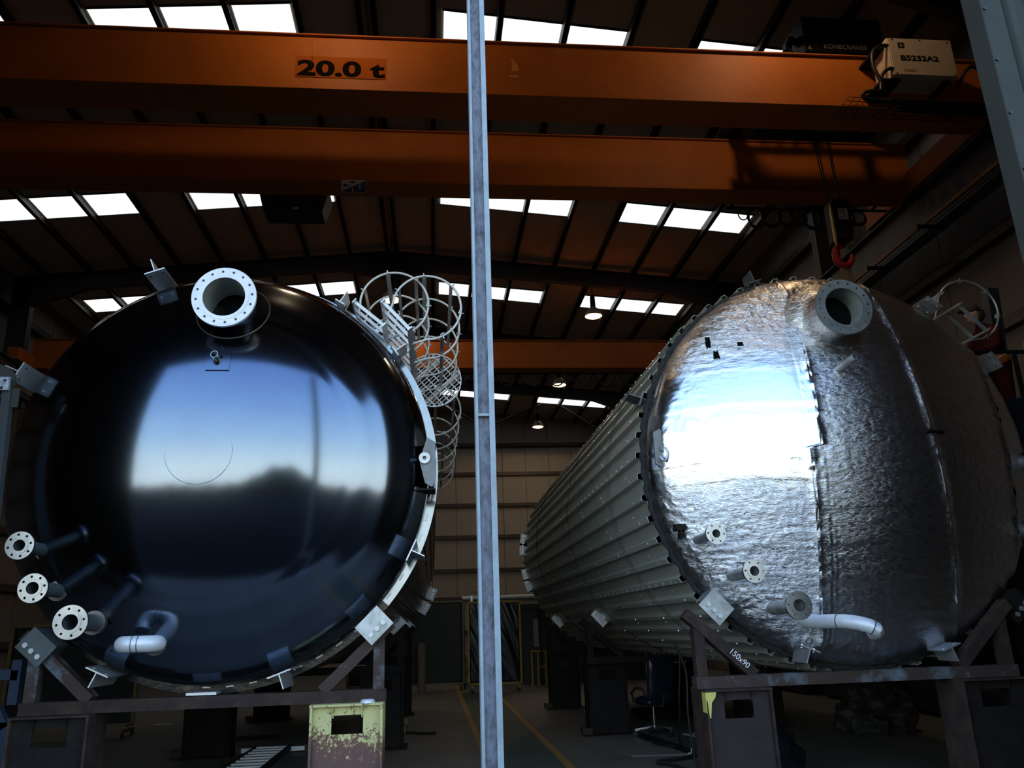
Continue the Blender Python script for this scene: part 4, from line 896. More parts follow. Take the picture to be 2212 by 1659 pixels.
# trolley on top of the girders
tr = thing('crane_trolley', 'dark crane trolley with white lettering on its black hood above the girders', 'trolley', (7.0, 11.5, 10.15))
obj('frame', MB().box((5.5, 10.40, 10.2), (8.3, 10.52, 10.38)).box((5.5, 12.55, 10.40), (8.3, 12.9, 10.6)).box((5.5, 10.52, 10.3), (5.75, 12.55, 10.42)).box((8.05, 10.52, 10.3), (8.3, 12.55, 10.42)), M_dark_steel, tr, 30)
for x in (5.7, 8.1):
    for y, z in ((10.3, 10.25), (12.73, 10.37)): obj('wheel', MB().cyl((x, y - 0.04, z), (x, y + 0.04, z), 0.10, n=18), M_dark_steel, tr)
obj('rope_drum', MB().cyl((5.45, 11.3, 9.72), (7.25, 11.3, 9.72), 0.19, n=28).cyl((5.42, 11.3, 9.72), (5.47, 11.3, 9.72), 0.24, n=28).cyl((7.2, 11.3, 9.72), (7.3, 11.3, 9.72), 0.24, n=28), M_dark_steel, tr)
obj('drum_bearer', MB().box((5.5, 11.2, 9.7), (5.56, 11.4, 10.4)).box((7.3, 11.2, 9.7), (7.36, 11.4, 10.4)).box((5.5, 11.2, 10.35), (8.2, 11.4, 10.42)), M_dark_steel, tr, 30)
hd = obj('hood', MB().box((6.46, 11.0, 11.03), (7.92, 11.75, 11.76)), M_box_black, tr, 30, label='black hood with white lettering')
obj('hood_leg', MB().box((6.55, 11.1, 10.42), (6.65, 11.3, 11.03)).box((7.7, 11.1, 10.42), (7.8, 11.3, 11.03)), M_dark_steel, tr, 30)
text('lettering', 'KONECRANES', (6.80, 10.995, 11.10), 0.13, M_white_print, hd, 0.0015, 0.002, 0.94)
obj('warning_triangle', MB().prism([(0, 0), (0.085, 0), (0.0425, 0.09)], (6.50, 10.993, 11.07), (1, 0, 0), (0, 0, 1), (0, 0.004, 0)), mat('warning_yellow', (0.7, 0.42, 0.03), 0.5), hd, None)
for x in (6.58, 7.05, 7.62): obj('bolt', MB().cyl((x, 10.99, 11.72), (x, 11.0, 11.72), 0.014, n=8), M_galv, hd)
for pts in ([(6.5, 11.2, 11.3), (6.3, 11.15, 11.35), (6.2, 11.1, 11.15), (6.28, 11.1, 10.95), (6.15, 11.1, 10.75), (6.1, 11.2, 10.45)], [(6.5, 11.3, 11.45), (6.33, 11.2, 11.45), (6.25, 11.15, 11.2), (6.12, 11.12, 11.05), (6.02, 11.12, 10.8), (5.9, 11.2, 10.5)], [(6.46, 11.2, 11.1), (6.35, 11.15, 11.05), (6.3, 11.12, 10.85), (6.36, 11.15, 10.7), (6.3, 11.2, 10.42)]): obj('cable_loop', MB().tube(smooth(pts), 0.045, 8), M_cable, tr, 60)
# hook block hanging on its ropes
hk = thing('hook_block', 'black hook block with yellow cheek plate, white label and red hook on wire ropes', 'hook', (6.64, 11.3, 7.3))
for dx, dy in ((-0.12, -0.05), (-0.03, 0.05), (0.07, -0.05), (0.15, 0.05)): obj('wire_rope', MB().cyl((6.68 + dx, 11.3 + dy, 8.1), (6.62 + dx * 1.3, 11.3 + dy, 9.70), 0.011, n=6), M_cable, hk)
obj('block_body', MB().prism([(-0.11, 0), (0.16, 0), (0.18, 0.1), (0.18, 0.62), (0.13, 0.70), (-0.11, 0.70)], (6.68, 11.14, 7.53), (1, 0, 0), (0, 0, 1), (0, 0.30, 0)), M_box_black, hk, 30)
obj('cheek_plate', MB().prism([(0.06 * cos(t), 0.39 * sin(t)) for t in np.linspace(0, 2 * PI, 28, endpoint=False)], (6.56, 11.19, 7.80), (0.25, 1, 0), (0, 0, 1), (-0.03, 0, 0)), mat('hook_yellow', (0.55, 0.36, 0.06), 0.5), hk, 30, label='yellow cheek plate')
obj('cheek_plate', MB().prism([(0.06 * cos(t), 0.37 * sin(t)) for t in np.linspace(0, 2 * PI, 28, endpoint=False)], (6.885, 11.29, 7.85), (0, 1, 0), (0, 0, 1), (0.02, 0, 0)), M_yellow, hk, 30)
lb = obj('capacity_label', MB().box((6.64, 11.134, 7.86), (6.80, 11.139, 8.06)), M_plate_w, hk, None, label='white label with a pinkish hook mark')
obj('label_mark', MB().tube([(6.69 + 0.045 * cos(t), 11.132, 7.93 + 0.035 * sin(t)) for t in np.linspace(-2.4, 2.2, 14)], 0.012, 6), mat('pink_mark', (0.5, 0.2, 0.2), 0.5), lb)
obj('label_bar', MB().box((6.655, 11.131, 8.015), (6.75, 11.134, 8.03)), M_black_print, lb, None)
obj('swivel', MB().cyl((6.70, 11.29, 7.44), (6.70, 11.29, 7.54), 0.06, n=16), M_dark_steel, hk)
hp0 = [(6.70, 11.29, 7.46), (6.63, 11.29, 7.43), (6.57, 11.29, 7.35), (6.56, 11.29, 7.24), (6.60, 11.29, 7.14), (6.69, 11.29, 7.09), (6.78, 11.29, 7.13), (6.83, 11.29, 7.22), (6.84, 11.29, 7.31)]
hp = smooth(hp0, 4); hr = np.interp(np.linspace(0, 8, len(hp)), range(9), [0.05, 0.055, 0.058, 0.06, 0.06, 0.06, 0.052, 0.042, 0.02]).tolist()
obj('hook', MB().tube(hp, hr, 12), M_red, hk, 60, label='red hook')
sl = thing('lifting_sling', 'brown textile sling hanging from the red hook towards the tank top', 'sling', (6.74, 11.29, 5.3))
for dx, x1, z1, y1 in ((-0.04, 6.62, 5.2, 11.25), (0.03, 6.98, 5.3, 11.5)): obj('sling_leg', MB().bar((6.70 + dx, 11.29, 7.155), (x1, y1, z1), 0.10, 0.03, (0, 1, 0)), M_sling, sl, 30)

# far single girder crane
fc = thing('bridge_crane', 'orange single girder overhead crane far down the hall', 'crane', (-1.25, 22.9, 9.13))
obj('girder', girder(22.9, 23.35, 9.16, 10.05, -11.45, 9.0), M_orange, fc, 30)
for xs in (9.0, -11.5):
    e = obj('end_carriage', MB().box((xs - 0.15, 22.0, 9.145), (xs + 0.15, 24.2, 9.5)), M_orange, fc, 30)
    for yy in (22.15, 24.05): obj('wheel', MB().cyl((xs - 0.05, yy, 9.23), (xs + 0.05, yy, 9.23), 0.10, n=18), M_dark_steel, e)
for k in range(9):
    x = -0.4 + k * 0.78; w = 0.36
    obj('festoon_cable', MB().tube([(x + w * 2 * t, 23.5, 9.15 - 0.38 * (1 - (2 * t - 1) ** 2)) for t in np.linspace(0, 1, 14)], 0.022, 6), M_cable, fc, 60)
obj('festoon_rail', MB().box((-0.6, 23.47, 9.15), (7.0, 23.53, 9.2)).box((0.5, 23.33, 9.16), (0.6, 23.5, 9.2)), M_dark_steel, fc, None)

# ------------------------------------------------------------------ door post
dp = thing('door_post', 'tall pale blue grey steel channel post standing in the middle of the doorway', 'post', (0.327, 4.8, 0))
obj('flange', MB().box((0.268, 4.80, 0), (0.285, 4.93, 6.72)), M_post, dp, None)
obj('flange', MB().box((0.371, 4.80, 0), (0.388, 4.93, 6.72)), M_post, dp, None)
obj('toe_lip', MB().box((0.354, 4.80, 0), (0.371, 4.812, 6.72)), M_post, dp, None)
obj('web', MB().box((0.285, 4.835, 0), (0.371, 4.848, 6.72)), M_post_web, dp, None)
for z in (2.92, 0.4): obj('stiffener', MB().box((0.285, 4.805, z - 0.008), (0.371, 4.835, z + 0.008)), M_post, dp, None)
obj('foot_plate', MB().box((0.18, 4.74, 0), (0.48, 4.98, 0.02)), M_galv, dp, None)

# ------------------------------------------------------------------ leaning post and bits at the left edge
po = thing('steel_davit', 'grey leaning steel davit post with round plate at its head beside black tank', 'post', (-3.72, 7.4, 0))
obj('post', MB().bar((-3.70, 7.40, 0.0), (-3.855, 7.40, 3.88), 0.075, 0.075, (0, 1, 0)), mat('davit_grey', (0.05, 0.058, 0.062), 0.5, 0.0, spec=0.1), po, 30)
obj('round_plate', MB().cyl((-3.98, 7.40, 3.95), (-3.98, 7.44, 3.95), 0.165, n=40), M_front, po, 30)
obj('bracket_plate', MB().box((-4.3, 7.33, 3.85), (-3.825, 7.36, 3.975)), mat('bracket_worn', (0.42, 0.46, 0.50), 0.5, 0.2, (0.22, 0.26, 0.33), 9, (0.45, 0.5)), po, 30)
obj('bolt', MB().cyl((-3.86, 7.32, 3.94), (-3.86, 7.335, 3.94), 0.013, n=6), M_black_matte, po)
obj('bolt', MB().cyl((-3.88, 7.32, 3.87), (-3.88, 7.335, 3.87), 0.013, n=6), M_black_matte, po)
obj('cleat', MB().box((-3.81, 7.38, 3.70), (-3.75, 7.40, 3.88)), M_front, po, 30)
obj('base_plate', MB().box((-3.80, 7.25, 0), (-3.635, 7.54, 0.02)), M_dark_steel, po, 30)
tr_ = thing('steel_trestle', 'blue painted steel trestle at the left edge beside the dark stand', 'trestle', (-4.3, 8.5, 0))
for p, q in (((-3.98, 8.5, 0), (-3.98, 8.5, 0.95)), ((-3.98, 8.5, 0.9), (-4.35, 8.5, 1.45)), ((-4.6, 8.5, 0), (-4.6, 8.5, 1.5)), ((-4.65, 8.5, 1.42), (-3.92, 8.5, 1.36)), ((-3.94, 8.5, 1.1), (-3.94, 8.5, 1.50))): obj('bar', MB().bar(p, q, 0.09, 0.09, (0, 1, 0)), M_blue_steel, tr_, 30)
obj('bar', MB().bar((-4.6, 8.5, 0.6), (-3.98, 8.5, 0.6), 0.07, 0.07, (0, 1, 0)), M_blue_steel, tr_, 30)

# ------------------------------------------------------------------ welding screens, booth, cart, card tube at the back of the aisle
def screen(label, x0, x1, y, z0, z1, mf, mc, film):
    t = thing('welding_screen', label, 'screen', ((x0 + x1) / 2, y, 0))
    for a, b in (((x0, y, z0), (x0, y, z1)), ((x1, y, z0), (x1, y, z1)), ((x0, y, z0), (x1, y, z0)), ((x0, y, z1), (x1, y, z1))):
        obj('frame_tube', MB().bar(a, b, 0.05, 0.05, (0, 1, 0) if a[0] != b[0] else (0, 1, 0)), mf, t, 30)
    nu, nv = 46, 60; u = np.linspace(0, 1, nu)[None, :].repeat(nv, 0); v = np.linspace(0, 1, nv)[:, None].repeat(nu, 1)
    X = x0 + 0.035 + (x1 - x0 - 0.07) * u; Z = z0 + 0.035 + (z1 - z0 - 0.07) * v
    if film: D = 0.03 * (vnoise(u * 1.6 + v * 1.0, v * 0.25 - u * 0.12, 5, 6.0)) + 0.012 * vnoise(u * 2 + v * 1.3, v * 0.4, 8, 14.0)
    else: D = 0.02 * vnoise(u, v * 0.3, 15, 4.0)
    m = MB(); m.v = [tuple(p) for p in np.stack([X, y - D, Z], -1).reshape(-1, 3).tolist()]
    m.f = [(j * nu + i, j * nu + i + 1, (j + 1) * nu + i + 1, (j + 1) * nu + i) for j in range(nv - 1) for i in range(nu - 1)]
    o = obj('curtain', m, mc, t, 180); so = o.modifiers.new('thick', 'SOLIDIFY'); so.thickness = 0.004; so.offset = 1
    for x in (x0 + 0.08, x1 - 0.08):
        obj('foot', MB().box((x - 0.03, y - 0.3, 0.09), (x + 0.03, y + 0.3, 0.14)).box((x - 0.025, y - 0.025, 0.12), (x + 0.025, y + 0.025, z0)), mf, t, 30)
        for yy in (y - 0.25, y + 0.25): obj('caster', MB().cyl((x - 0.015, yy, 0.046), (x + 0.015, yy, 0.046), 0.046, n=14), M_cable, t)
    k = MB()
    for i in range(7): x = x0 + (i + 0.5) / 7 * (x1 - x0); k.tube([(x + 0.03 * cos(q), y, z1 + 0.03 * sin(q)) for q in np.linspace(0, 2 * PI, 10)], 0.006, 5)
    obj('ring', k, M_dark_steel, t, kind='stuff')
    return t
screen('black welding curtain on a thin frame behind the card tube', -2.4, 0.88, 24.2, 0.16, 2.42, mat('screen_frame_dull', (0.16, 0.15, 0.09), 0.5), M_curtain, False)
screen('yellow framed welding screen hung with shiny creased black plastic film', 0.97, 2.40, 23.0, 0.20, 2.34, M_yellow, M_film, True)
screen('dim yellow framed welding screen beyond the dark left stand', -7.6, -5.35, 16.0, 0.2, 1.95, mat('screen_frame_dim', (0.20, 0.16, 0.06), 0.5), M_curtain, False)
pr = thing('steel_pipe', 'galvanised pipe lying across the tops of the welding screens', 'pipe', (1.6, 24.3, 2.42)); 
obj('pipe', MB().pipe((0.86, 24.32, 2.50), (3.2, 24.32, 2.50), 0.06, 0.05, 24), M_galv_white, pr); obj('clamp', MB().box((1.1, 24.20, 2.36), (1.16, 24.40, 2.57)), M_galv, pr, 30); obj('clamp', MB().box((1.9, 24.2, 2.36), (1.96, 24.4, 2.66)), M_galv, pr, 30)
obj('hook_arm', MB().tube([(1.13, 24.25, 2.55), (1.13, 24.2, 2.68), (1.5, 24.2, 2.62)], 0.012, 6), M_black_matte, pr); obj('support', MB().box((3.12, 24.3, 0), (3.16, 24.34, 2.46)).box((0.885, 24.29, 0), (0.925, 24.35, 2.46)), M_dark_steel, pr, 30)
ct = thing('cardboard_tube', 'tall brown cardboard tube standing on end in front of black curtain', 'tube', (-0.31, 23.4, 0))
obj('tube_wall', MB().pipe((-0.31, 23.4, 0), (-0.31, 23.4, 1.30), 0.115, 0.105, 32), M_tube_card, ct); obj('end_cap', MB().cyl((-0.31, 23.4, 1.22), (-0.31, 23.4, 1.235), 0.105, n=28), M_tube_card, ct)
cart = thing('wheeled_cart', 'beige wheeled cart with dark mudguard arch and white plate lettered R', 'cart', (1.3, 26.2, 0))
obj('body', MB().box((1.02, 26.1, 0.25), (2.3, 27.2, 0.88)), mat('cart_beige', (0.34, 0.29, 0.23), 0.5), cart, 30)
obj('mudguard', MB().lathe([(0.30, 0.0), (0.38, 0.0), (0.38, 0.25), (0.30, 0.25), (0.30, 0.0)], (1.42, 25.86, 0.36), 'Y', 24, 0, PI), M_dark_steel, cart, 40)
obj('wheel', MB().cyl((1.42, 25.9, 0.27), (1.42, 26.08, 0.27), 0.27, n=28).cyl((1.95, 26.5, 0.27), (1.95, 26.7, 0.27), 0.0001, n=3), M_cable, cart)
pl = obj('number_plate', MB().box((1.50, 25.83, 0.30), (1.82, 25.845, 0.62)), M_white_print, cart, None); text('lettering', 'R', (1.57, 25.827, 0.38), 0.26, M_black_print, pl, 0.006, 0.001)
bo = thing('steel_booth', 'dark green ribbed steel booth at the end of the aisle on the right', 'booth', (4.4, 26.0, 0))
m = MB(); m.box((2.72, 25.1, 0), (6.4, 27.6, 2.22))
obj('wall', m, M_booth, bo, 30); obj('roof_edge', MB().box((2.68, 25.05, 2.2), (6.45, 27.65, 2.3)), M_booth, bo, 30)
for i in range(13): obj('rib', MB().box((2.78 + i * 0.28, 25.06, 0.08), (2.87 + i * 0.28, 25.1, 2.2)), M_booth, bo, 30)
obj('notice', MB().box((3.02, 25.045, 1.05), (3.17, 25.058, 1.85)), mat('grey_notice', (0.30, 0.29, 0.27), 0.5, 0, (0.22, 0.21, 0.2), 9), bo, 30, label='pale paper notice')
yr = thing('guard_rail', 'yellow tubular guard rail in front of the dark green booth', 'rail', (3.05, 24.4, 0))
for p, q in (((2.86, 24.4, 0), (2.86, 24.4, 0.98)), ((3.04, 24.4, 0), (3.04, 24.4, 0.95)), ((3.04, 24.4, 0.95), (3.28, 24.4, 0.95)), ((3.04, 24.4, 0.52), (3.26, 24.4, 0.52)), ((3.27, 24.4, 0), (3.27, 24.4, 0.97)), ((2.86, 24.4, 0.95), (3.04, 24.4, 0.95))): obj('rail_tube', MB().bar(p, q, 0.045, 0.045, (0, 1, 0)), M_yellow, yr, 30)

# ------------------------------------------------------------------ office chair
ch = thing('office_chair', 'dark blue high backed office chair with chrome star base beside the brown stand', 'chair', (3.40, 12.95, 0))
C0 = Vector((3.36, 12.90, 0)); fd = Vector((-0.35, 0.94, 0)); sd = Vector((0.94, 0.35, 0))
def pad(c, w, d, h, up, nrm, bulge=0.03):
    """upholstered pad: w across, d along up, h thick"""
    sdv = up.cross(nrm).normalized(); m = MB(); n = 10; vs = []
    for sgn in (-1, 1):
        for j in range(n + 1):
            for i in range(n + 1):
                a, b = -1 + 2 * i / n, -1 + 2 * j / n; k = (1 - a ** 4) * (1 - b ** 4)
                rx = a * (1 - 0.10 * b ** 4); ry = b * (1 - 0.08 * a ** 4)
                vs.append(c + sdv * (rx * w / 2) + up * (ry * d / 2) + nrm * (sgn * (h / 2 * (0.35 + 0.65 * k) + bulge * k * (0.3 + 0.7 * abs(sin(3.2 * b))))))
    N = (n + 1) ** 2; fs = []
    for j in range(n):
        for i in range(n):
            q = j * (n + 1) + i; fs += [(q, q + n + 1, q + n + 2, q + 1), (N + q, N + q + 1, N + q + n + 2, N + q + n + 1)]
    ed = [i for i in range(n)] + [i * (n + 1) + n for i in range(n)] + [n * (n + 1) + n - i for i in range(n)] + [(n - i) * (n + 1) for i in range(n)]
    for i in range(len(ed)): a, b = ed[i], ed[(i + 1) % len(ed)]; fs.append((a, b, N + b, N + a))
    return m.add(vs, fs)
Z_ = Vector((0, 0, 1))
obj('seat', pad(C0 + Z_ * 0.50, 0.50, 0.48, 0.10, fd, Z_), M_leather, ch, 60)
bu = (Z_ * 0.98 - fd * 0.10).normalized() ; bu = (Z_ + fd * -0.12).normalized()
obj('backrest', pad(C0 - fd * 0.25 + Z_ * 0.82, 0.48, 0.66, 0.10, bu, bu.cross(sd).normalized()), M_leather, ch, 60)
for s in (-1, 1): obj('armrest', MB().tube([C0 + sd * (s * 0.24) + fd * 0.12 + Z_ * 0.48, C0 + sd * (s * 0.29) + fd * 0.14 + Z_ * 0.62, C0 + sd * (s * 0.29) + Z_ * 0.70, C0 + sd * (s * 0.29) - fd * 0.16 + Z_ * 0.69, C0 + sd * (s * 0.25) - fd * 0.22 + Z_ * 0.58], 0.022, 8), M_box_black, ch, 60)
obj('gas_column', MB().cyl(C0 + Z_ * 0.10, C0 + Z_ * 0.30, 0.028, n=14).cyl(C0 + Z_ * 0.30, C0 + Z_ * 0.45, 0.02, n=14), M_chrome, ch)
obj('back_stem', MB().tube([C0 + Z_ * 0.44, C0 - fd * 0.26 + Z_ * 0.44, C0 - fd * 0.31 + Z_ * 0.62], 0.02, 8), M_box_black, ch, 60)
for k in range(5):
    a = 2 * PI * k / 5 + 0.3; d = Vector((cos(a), sin(a), 0)); e = C0 + d * 0.30
    b = obj('base_arm', MB().bar(C0 + Z_ * 0.13, e + Z_ * 0.085, 0.045, 0.03), M_chrome, ch, 30)
    n_ = Vector((-sin(a), cos(a), 0)); obj('caster', MB().cyl(e + Z_ * 0.031 - n_ * 0.025, e + Z_ * 0.031 + n_ * 0.025, 0.031, n=14).cyl(e + Z_ * 0.05, e + Z_ * 0.09, 0.012, n=8), M_box_black, b)

# ------------------------------------------------------------------ things on the floor
bd = tag(obj('floor_board', MB().prism([(2.18, 12.9), (2.55, 11.05), (3.30, 10.95), (3.25, 11.3), (2.9, 13.1)], (0, 0, 0.001), (1, 0, 0), (0, 1, 0), (0, 0, 0.014)), M_plywood, None, 30), 'thin grey board lying flat in front of the office chair', 'board')
tag(obj('metal_sheet', MB().prism([(3.78, 12.9), (4.05, 11.9), (4.4, 12.2), (4.1, 13.0)], (0, 0, 0.001), (1, 0, 0), (0, 1, 0), (0, 0, 0.008)), M_galv_white, None, 30), 'pale bluish metal sheet lying on the floor right of office chair', 'sheet')
ai = tag(obj('angle_iron', MB().prism([(0, 0), (0.055, 0), (0.055, 0.006), (0.006, 0.006), (0.006, 0.06), (0, 0.06)], (3.32, 10.98, 0.016), (-1, 0, 0), (0, 0, 1), (-0.22, 1.9, 0)), M_dark_steel, None, 30), 'dark angle iron with bright cut end lying along the grey board edge', 'angle')
obj('cut_end', MB().prism([(0, 0), (0.057, 0), (0.057, 0.01), (0.01, 0.01), (0.01, 0.062), (0, 0.062)], (3.321, 10.976, 0.015), (-1, 0, 0), (0, 0, 1), (0, 0.004, 0)), M_galv_white, ai, 30, label='bright cut end')
tag(obj('power_cable', MB().tube(smooth([(3.68, 12.35, 1.15), (3.66, 12.35, 0.9), (3.62, 12.35, 0.6), (3.56, 12.2, 0.30), (3.46, 12.0, 0.10), (3.38, 11.7, 0.03), (3.28, 11.55, 0.03), (3.12, 11.75, 0.03), (3.08, 11.95, 0.03)]), 0.015, 8), M_cable, None, 60), 'black cable drooping past the office chair to the floor', 'cable')
tag(obj('welding_cable', MB().tube(smooth([(3.9, 10.9, 0.03), (3.55, 11.1, 0.03), (3.40, 11.05, 0.03), (3.32, 10.75, 0.03), (3.05, 10.55, 0.03), (2.78, 10.45, 0.03), (2.70, 10.35, 0.03), (2.82, 10.15, 0.03), (2.9, 9.7, 0.03)]), 0.022, 8), M_cable, None, 60), 'black welding cable snaking across the floor below the brown stand', 'cable')
tag(obj('hanging_hose', MB().tube(smooth([(2.72, 9.3, 1.42), (2.76, 9.3, 1.34), (2.82, 9.3, 1.15), (2.83, 9.3, 1.0), (2.81, 9.3, 0.6), (2.86, 9.3, 0.02)]), 0.012, 8), M_cable, None, 60), 'thin dark hose hanging below the ribbed cladding behind the saddle', 'hose')
al = thing('aluminium_ladder', 'bright aluminium ladder with wide stabiliser bar lying under the black tank', 'ladder', (-2.15, 12.6, 0))
obj('stabiliser_bar', MB().box((-2.82, 12.98, 0.02), (-1.83, 13.04, 0.08)), M_galv_white, al, 30)
for x in (-2.86, -1.87): obj('rubber_foot', MB().box((x, 12.96, 0.0), (x + 0.08, 13.06, 0.10)), M_cable, al, 30)
for s, (a, b) in enumerate((((-2.56, 13.0, 0.075), (-2.56, 10.2, 0.075)), ((-2.08, 13.0, 0.075), (-2.08, 10.2, 0.075)))): obj('stile', MB().bar(a, b, 0.03, 0.08), M_dark_steel, al, 30)
for i in range(11): obj('rung', MB().box((-2.55, 12.85 - i * 0.25, 0.075), (-2.09, 12.95 - i * 0.25, 0.105)), M_galv_white, al, 30)
for i, (x, y, l) in enumerate(((-0.72, 15.6, 'short yellow green wrapped clamp on the floor right of the yellow stand'), (-0.95, 14.3, 'long yellow green wrapped clamp on the floor, nearer the yellow stand'))):
    cl = thing('beam_clamp', l, 'clamp', (x, y, 0))
    L_ = 0.5 if i == 0 else 0.9
    obj('bar', MB().box((x - L_ * .5, y - 0.03, 0.03), (x + L_ * .5, y + 0.03, 0.07)), M_dark_steel, cl, 30)
    obj('wrapped_end', MB().cyl((x + L_ * 0.15, y, 0.065), (x + L_ * 0.55, y, 0.075), 0.065, 0.075, 12), mat('yellow_green_wrap', (0.16, 0.16, 0.06), 0.7), cl, 40)
    if i: obj('handle', MB().tube([(x + L_ * .55, y, 0.05), (x + 0.8, y - 0.02, 0.025), (x + 1.0, y, 0.02)], 0.02, 7), M_dark_steel, cl)
tag(obj('steel_offcut', MB().prism([(0, 0), (0.5, 0.06), (0.7, -0.02), (0.9, 0.05), (0.55, 0.14), (0.2, 0.16), (0.05, 0.1)], (-3.25, 14.6, 0.0), (1, 0, 0), (0, 1, 0), (0, 0, 0.06)), M_dark_steel, None, 30), 'flat black scrap plate on the floor behind the aluminium ladder', 'scrap')
tag(obj('paper_scrap', MB().prism([(0, 0), (0.3, 0.04), (0.28, 0.12), (0.02, 0.07)], (-5.55, 17.9, 0.002), (1, 0, 0), (0, 1, 0), (0, 0, 0.004)), M_plate_w, None, 30), 'small white paper scrap on the floor beside the dim welding screen', 'paper')
tag(obj('paper_scrap', MB().prism([(0, 0), (0.25, 0.0), (0.2, 0.3), (-0.05, 0.25)], (-0.62, 20.2, 0.002), (1, 0, 0), (0, 1, 0), (0, 0, 0.006)), M_tube_card, None, 30), 'light brown paper scraps on the floor near the card tube', 'paper')
lw = thing('low_workbench', 'low brown workbench seen far under the black tank', 'bench', (-3.0, 24.0, 0))
obj('top', MB().box((-4.4, 22.5, 0.72), (-1.5, 23.8, 0.78)), M_tube_card, lw, 30)
for x in (-4.3, -1.6): 
    for y in (22.6, 23.7): obj('leg', MB().box((x - 0.04, y - 0.04, 0), (x + 0.04, y + 0.04, 0.72)), M_dark_steel, lw, 30)
rd = thing('gas_bottle', 'dull red gas bottle standing under the black tank in the distance', 'bottle', (-5.0, 19.5, 0))
obj('cylinder_body', MB().lathe([(0.0, 0.0), (0.15, 0.0), (0.15, 0.95), (0.12, 1.08), (0.05, 1.15), (0.05, 1.2), (0.0, 1.2)], (-5.0, 19.5, 0), 'Z', 24), mat('bottle_red', (0.22, 0.03, 0.02), 0.45), rd); obj('valve', MB().cyl((-5.0, 19.5, 1.2), (-5.0, 19.5, 1.3), 0.03, n=10), M_yellow, rd)
pb = thing('pipe_stand', 'grey steel pipe stand beyond the front saddle of the black tank', 'stand', (-4.6, 18.2, 0)); obj('upright', MB().cyl((-4.6, 18.2, 0.02), (-4.6, 18.2, 1.42), 0.09, n=18), M_runway, pb); obj('foot', MB().box((-4.85, 17.95, 0), (-4.35, 18.45, 0.03)), M_dark_steel, pb, 30); obj('head', MB().box((-4.75, 18.05, 1.42), (-4.45, 18.35, 1.46)), M_galv, pb, 30)
# black bag and hand truck under the foil tank, crumpled clear film
def blob(c, rx, ry, rz, seed, amp, f, n=36):
    u = np.linspace(0, 2 * PI, n, endpoint=False)[None, :].repeat(n, 0); v = np.linspace(-PI / 2, PI / 2, n)[:, None].repeat(n, 1)
    k = 1 + amp * (1 - np.abs(2 * vnoise(u / PI * 2 + 0 * v, v * 1.3, seed, f) - 1)) * np.cos(v) + amp * 0.6 * (vnoise(np.cos(u) * 2, np.sin(u) * 2 + v, seed + 1, f * .5) - .5) * np.cos(v)
    X = c[0] + rx * k * np.cos(v) * np.cos(u); Y = c[1] + ry * k * np.cos(v) * np.sin(u); Z = np.maximum(0.004, c[2] + rz * k * np.sin(v))
    m = MB(); m.v = [tuple(p) for p in np.stack([X, Y, Z], -1).reshape(-1, 3).tolist()]
    m.f = [(j * n + i, j * n + (i + 1) % n, (j + 1) * n + (i + 1) % n, (j + 1) * n + i) for j in range(n - 1) for i in range(n)]
    return m
tag(obj('plastic_bag', blob((3.62, 9.2, 0.24), 0.30, 0.30, 0.30, 3, 0.3, 2.0), M_film, None, 50), 'shiny black plastic bag on the floor right of the brown stand', 'bag')
ht = thing('hand_truck', 'small chrome handled hand truck with yellow tag behind the black bag', 'trolley', (3.95, 10.0, 0))
obj('handle', MB().tube([(3.82, 10.0, 0.1), (3.82, 10.0, 0.55), (3.84, 10.0, 0.58), (4.06, 10.0, 0.58), (4.08, 10.0, 0.55), (4.08, 10.0, 0.1)], 0.014, 8), M_chrome, ht); obj('tag_plate', MB().box((3.94, 9.97, 0.33), (4.07, 9.985, 0.48)), M_yellow, ht, 30)
obj('toe_plate', MB().box((3.78, 9.75, 0.01), (4.12, 10.05, 0.03)), M_dark_steel, ht, 30)
for x in (3.77, 4.13): obj('wheel', MB().cyl((x - 0.02, 10.08, 0.09), (x + 0.02, 10.08, 0.09), 0.09, n=18), M_cable, ht)
obj('cross_tube', MB().box((3.76, 10.0, 0.08), (4.14, 10.03, 0.11)), M_dark_steel, ht, 30)
tag(obj('plastic_film', blob((6.6, 12.3, 0.16), 0.36, 0.30, 0.40, 9, 0.75, 4.0, 60), M_clear, None, 50), 'heap of crumpled clear plastic film on the floor under the foil tank', 'plastic')
for i, (x, y, w, h, l) in enumerate(((8.3, 13.2, 2.0, 1.5, 'dark blue cabinet added to darken the right wall, nearest the door'), (8.3, 16.2, 2.6, 1.8, 'dark blue cabinet added to darken the right wall, second from the door'), (8.2, 20.0, 3.4, 2.1, 'dark blue cabinet added to darken the right wall, third from the door'))):  # guessed cabinets, added to darken the wall seen under the foil tank
    c_ = thing('added_cabinet', l, 'cabinet', (x + .5, y, 0), 'added cabinets along the right wall')
    obj('body', MB().box((x, y - w / 2, 0.08), (x + 1.0, y + w / 2, h)), M_lift, c_, 30); obj('plinth', MB().box((x + .05, y - w / 2 + .05, 0), (x + .95, y + w / 2 - .05, 0.08)), M_box_black, c_, 30)
    for k in range(3):
        a = y - w / 2 + 0.02 + k * (w - 0.04) / 3; dd = obj('door', MB().box((x - 0.025, a, 0.12), (x, a + (w - 0.04) / 3 - 0.015, h - 0.04)), M_lift, c_, 30)
        obj('handle', MB().box((x - 0.05, a + 0.06, h * .5), (x - 0.025, a + 0.08, h * .5 + 0.14)), M_dark_steel, dd, 30)
pal = thing('wooden_pallet', 'dark pallet on the floor behind the office chair', 'pallet', (4.3, 15.2, 0))
for i in range(6): obj('slat', MB().box((3.7, 14.6 + i * 0.2, 0.11), (4.9, 14.74 + i * 0.2, 0.135)), M_dark_steel, pal, 30)
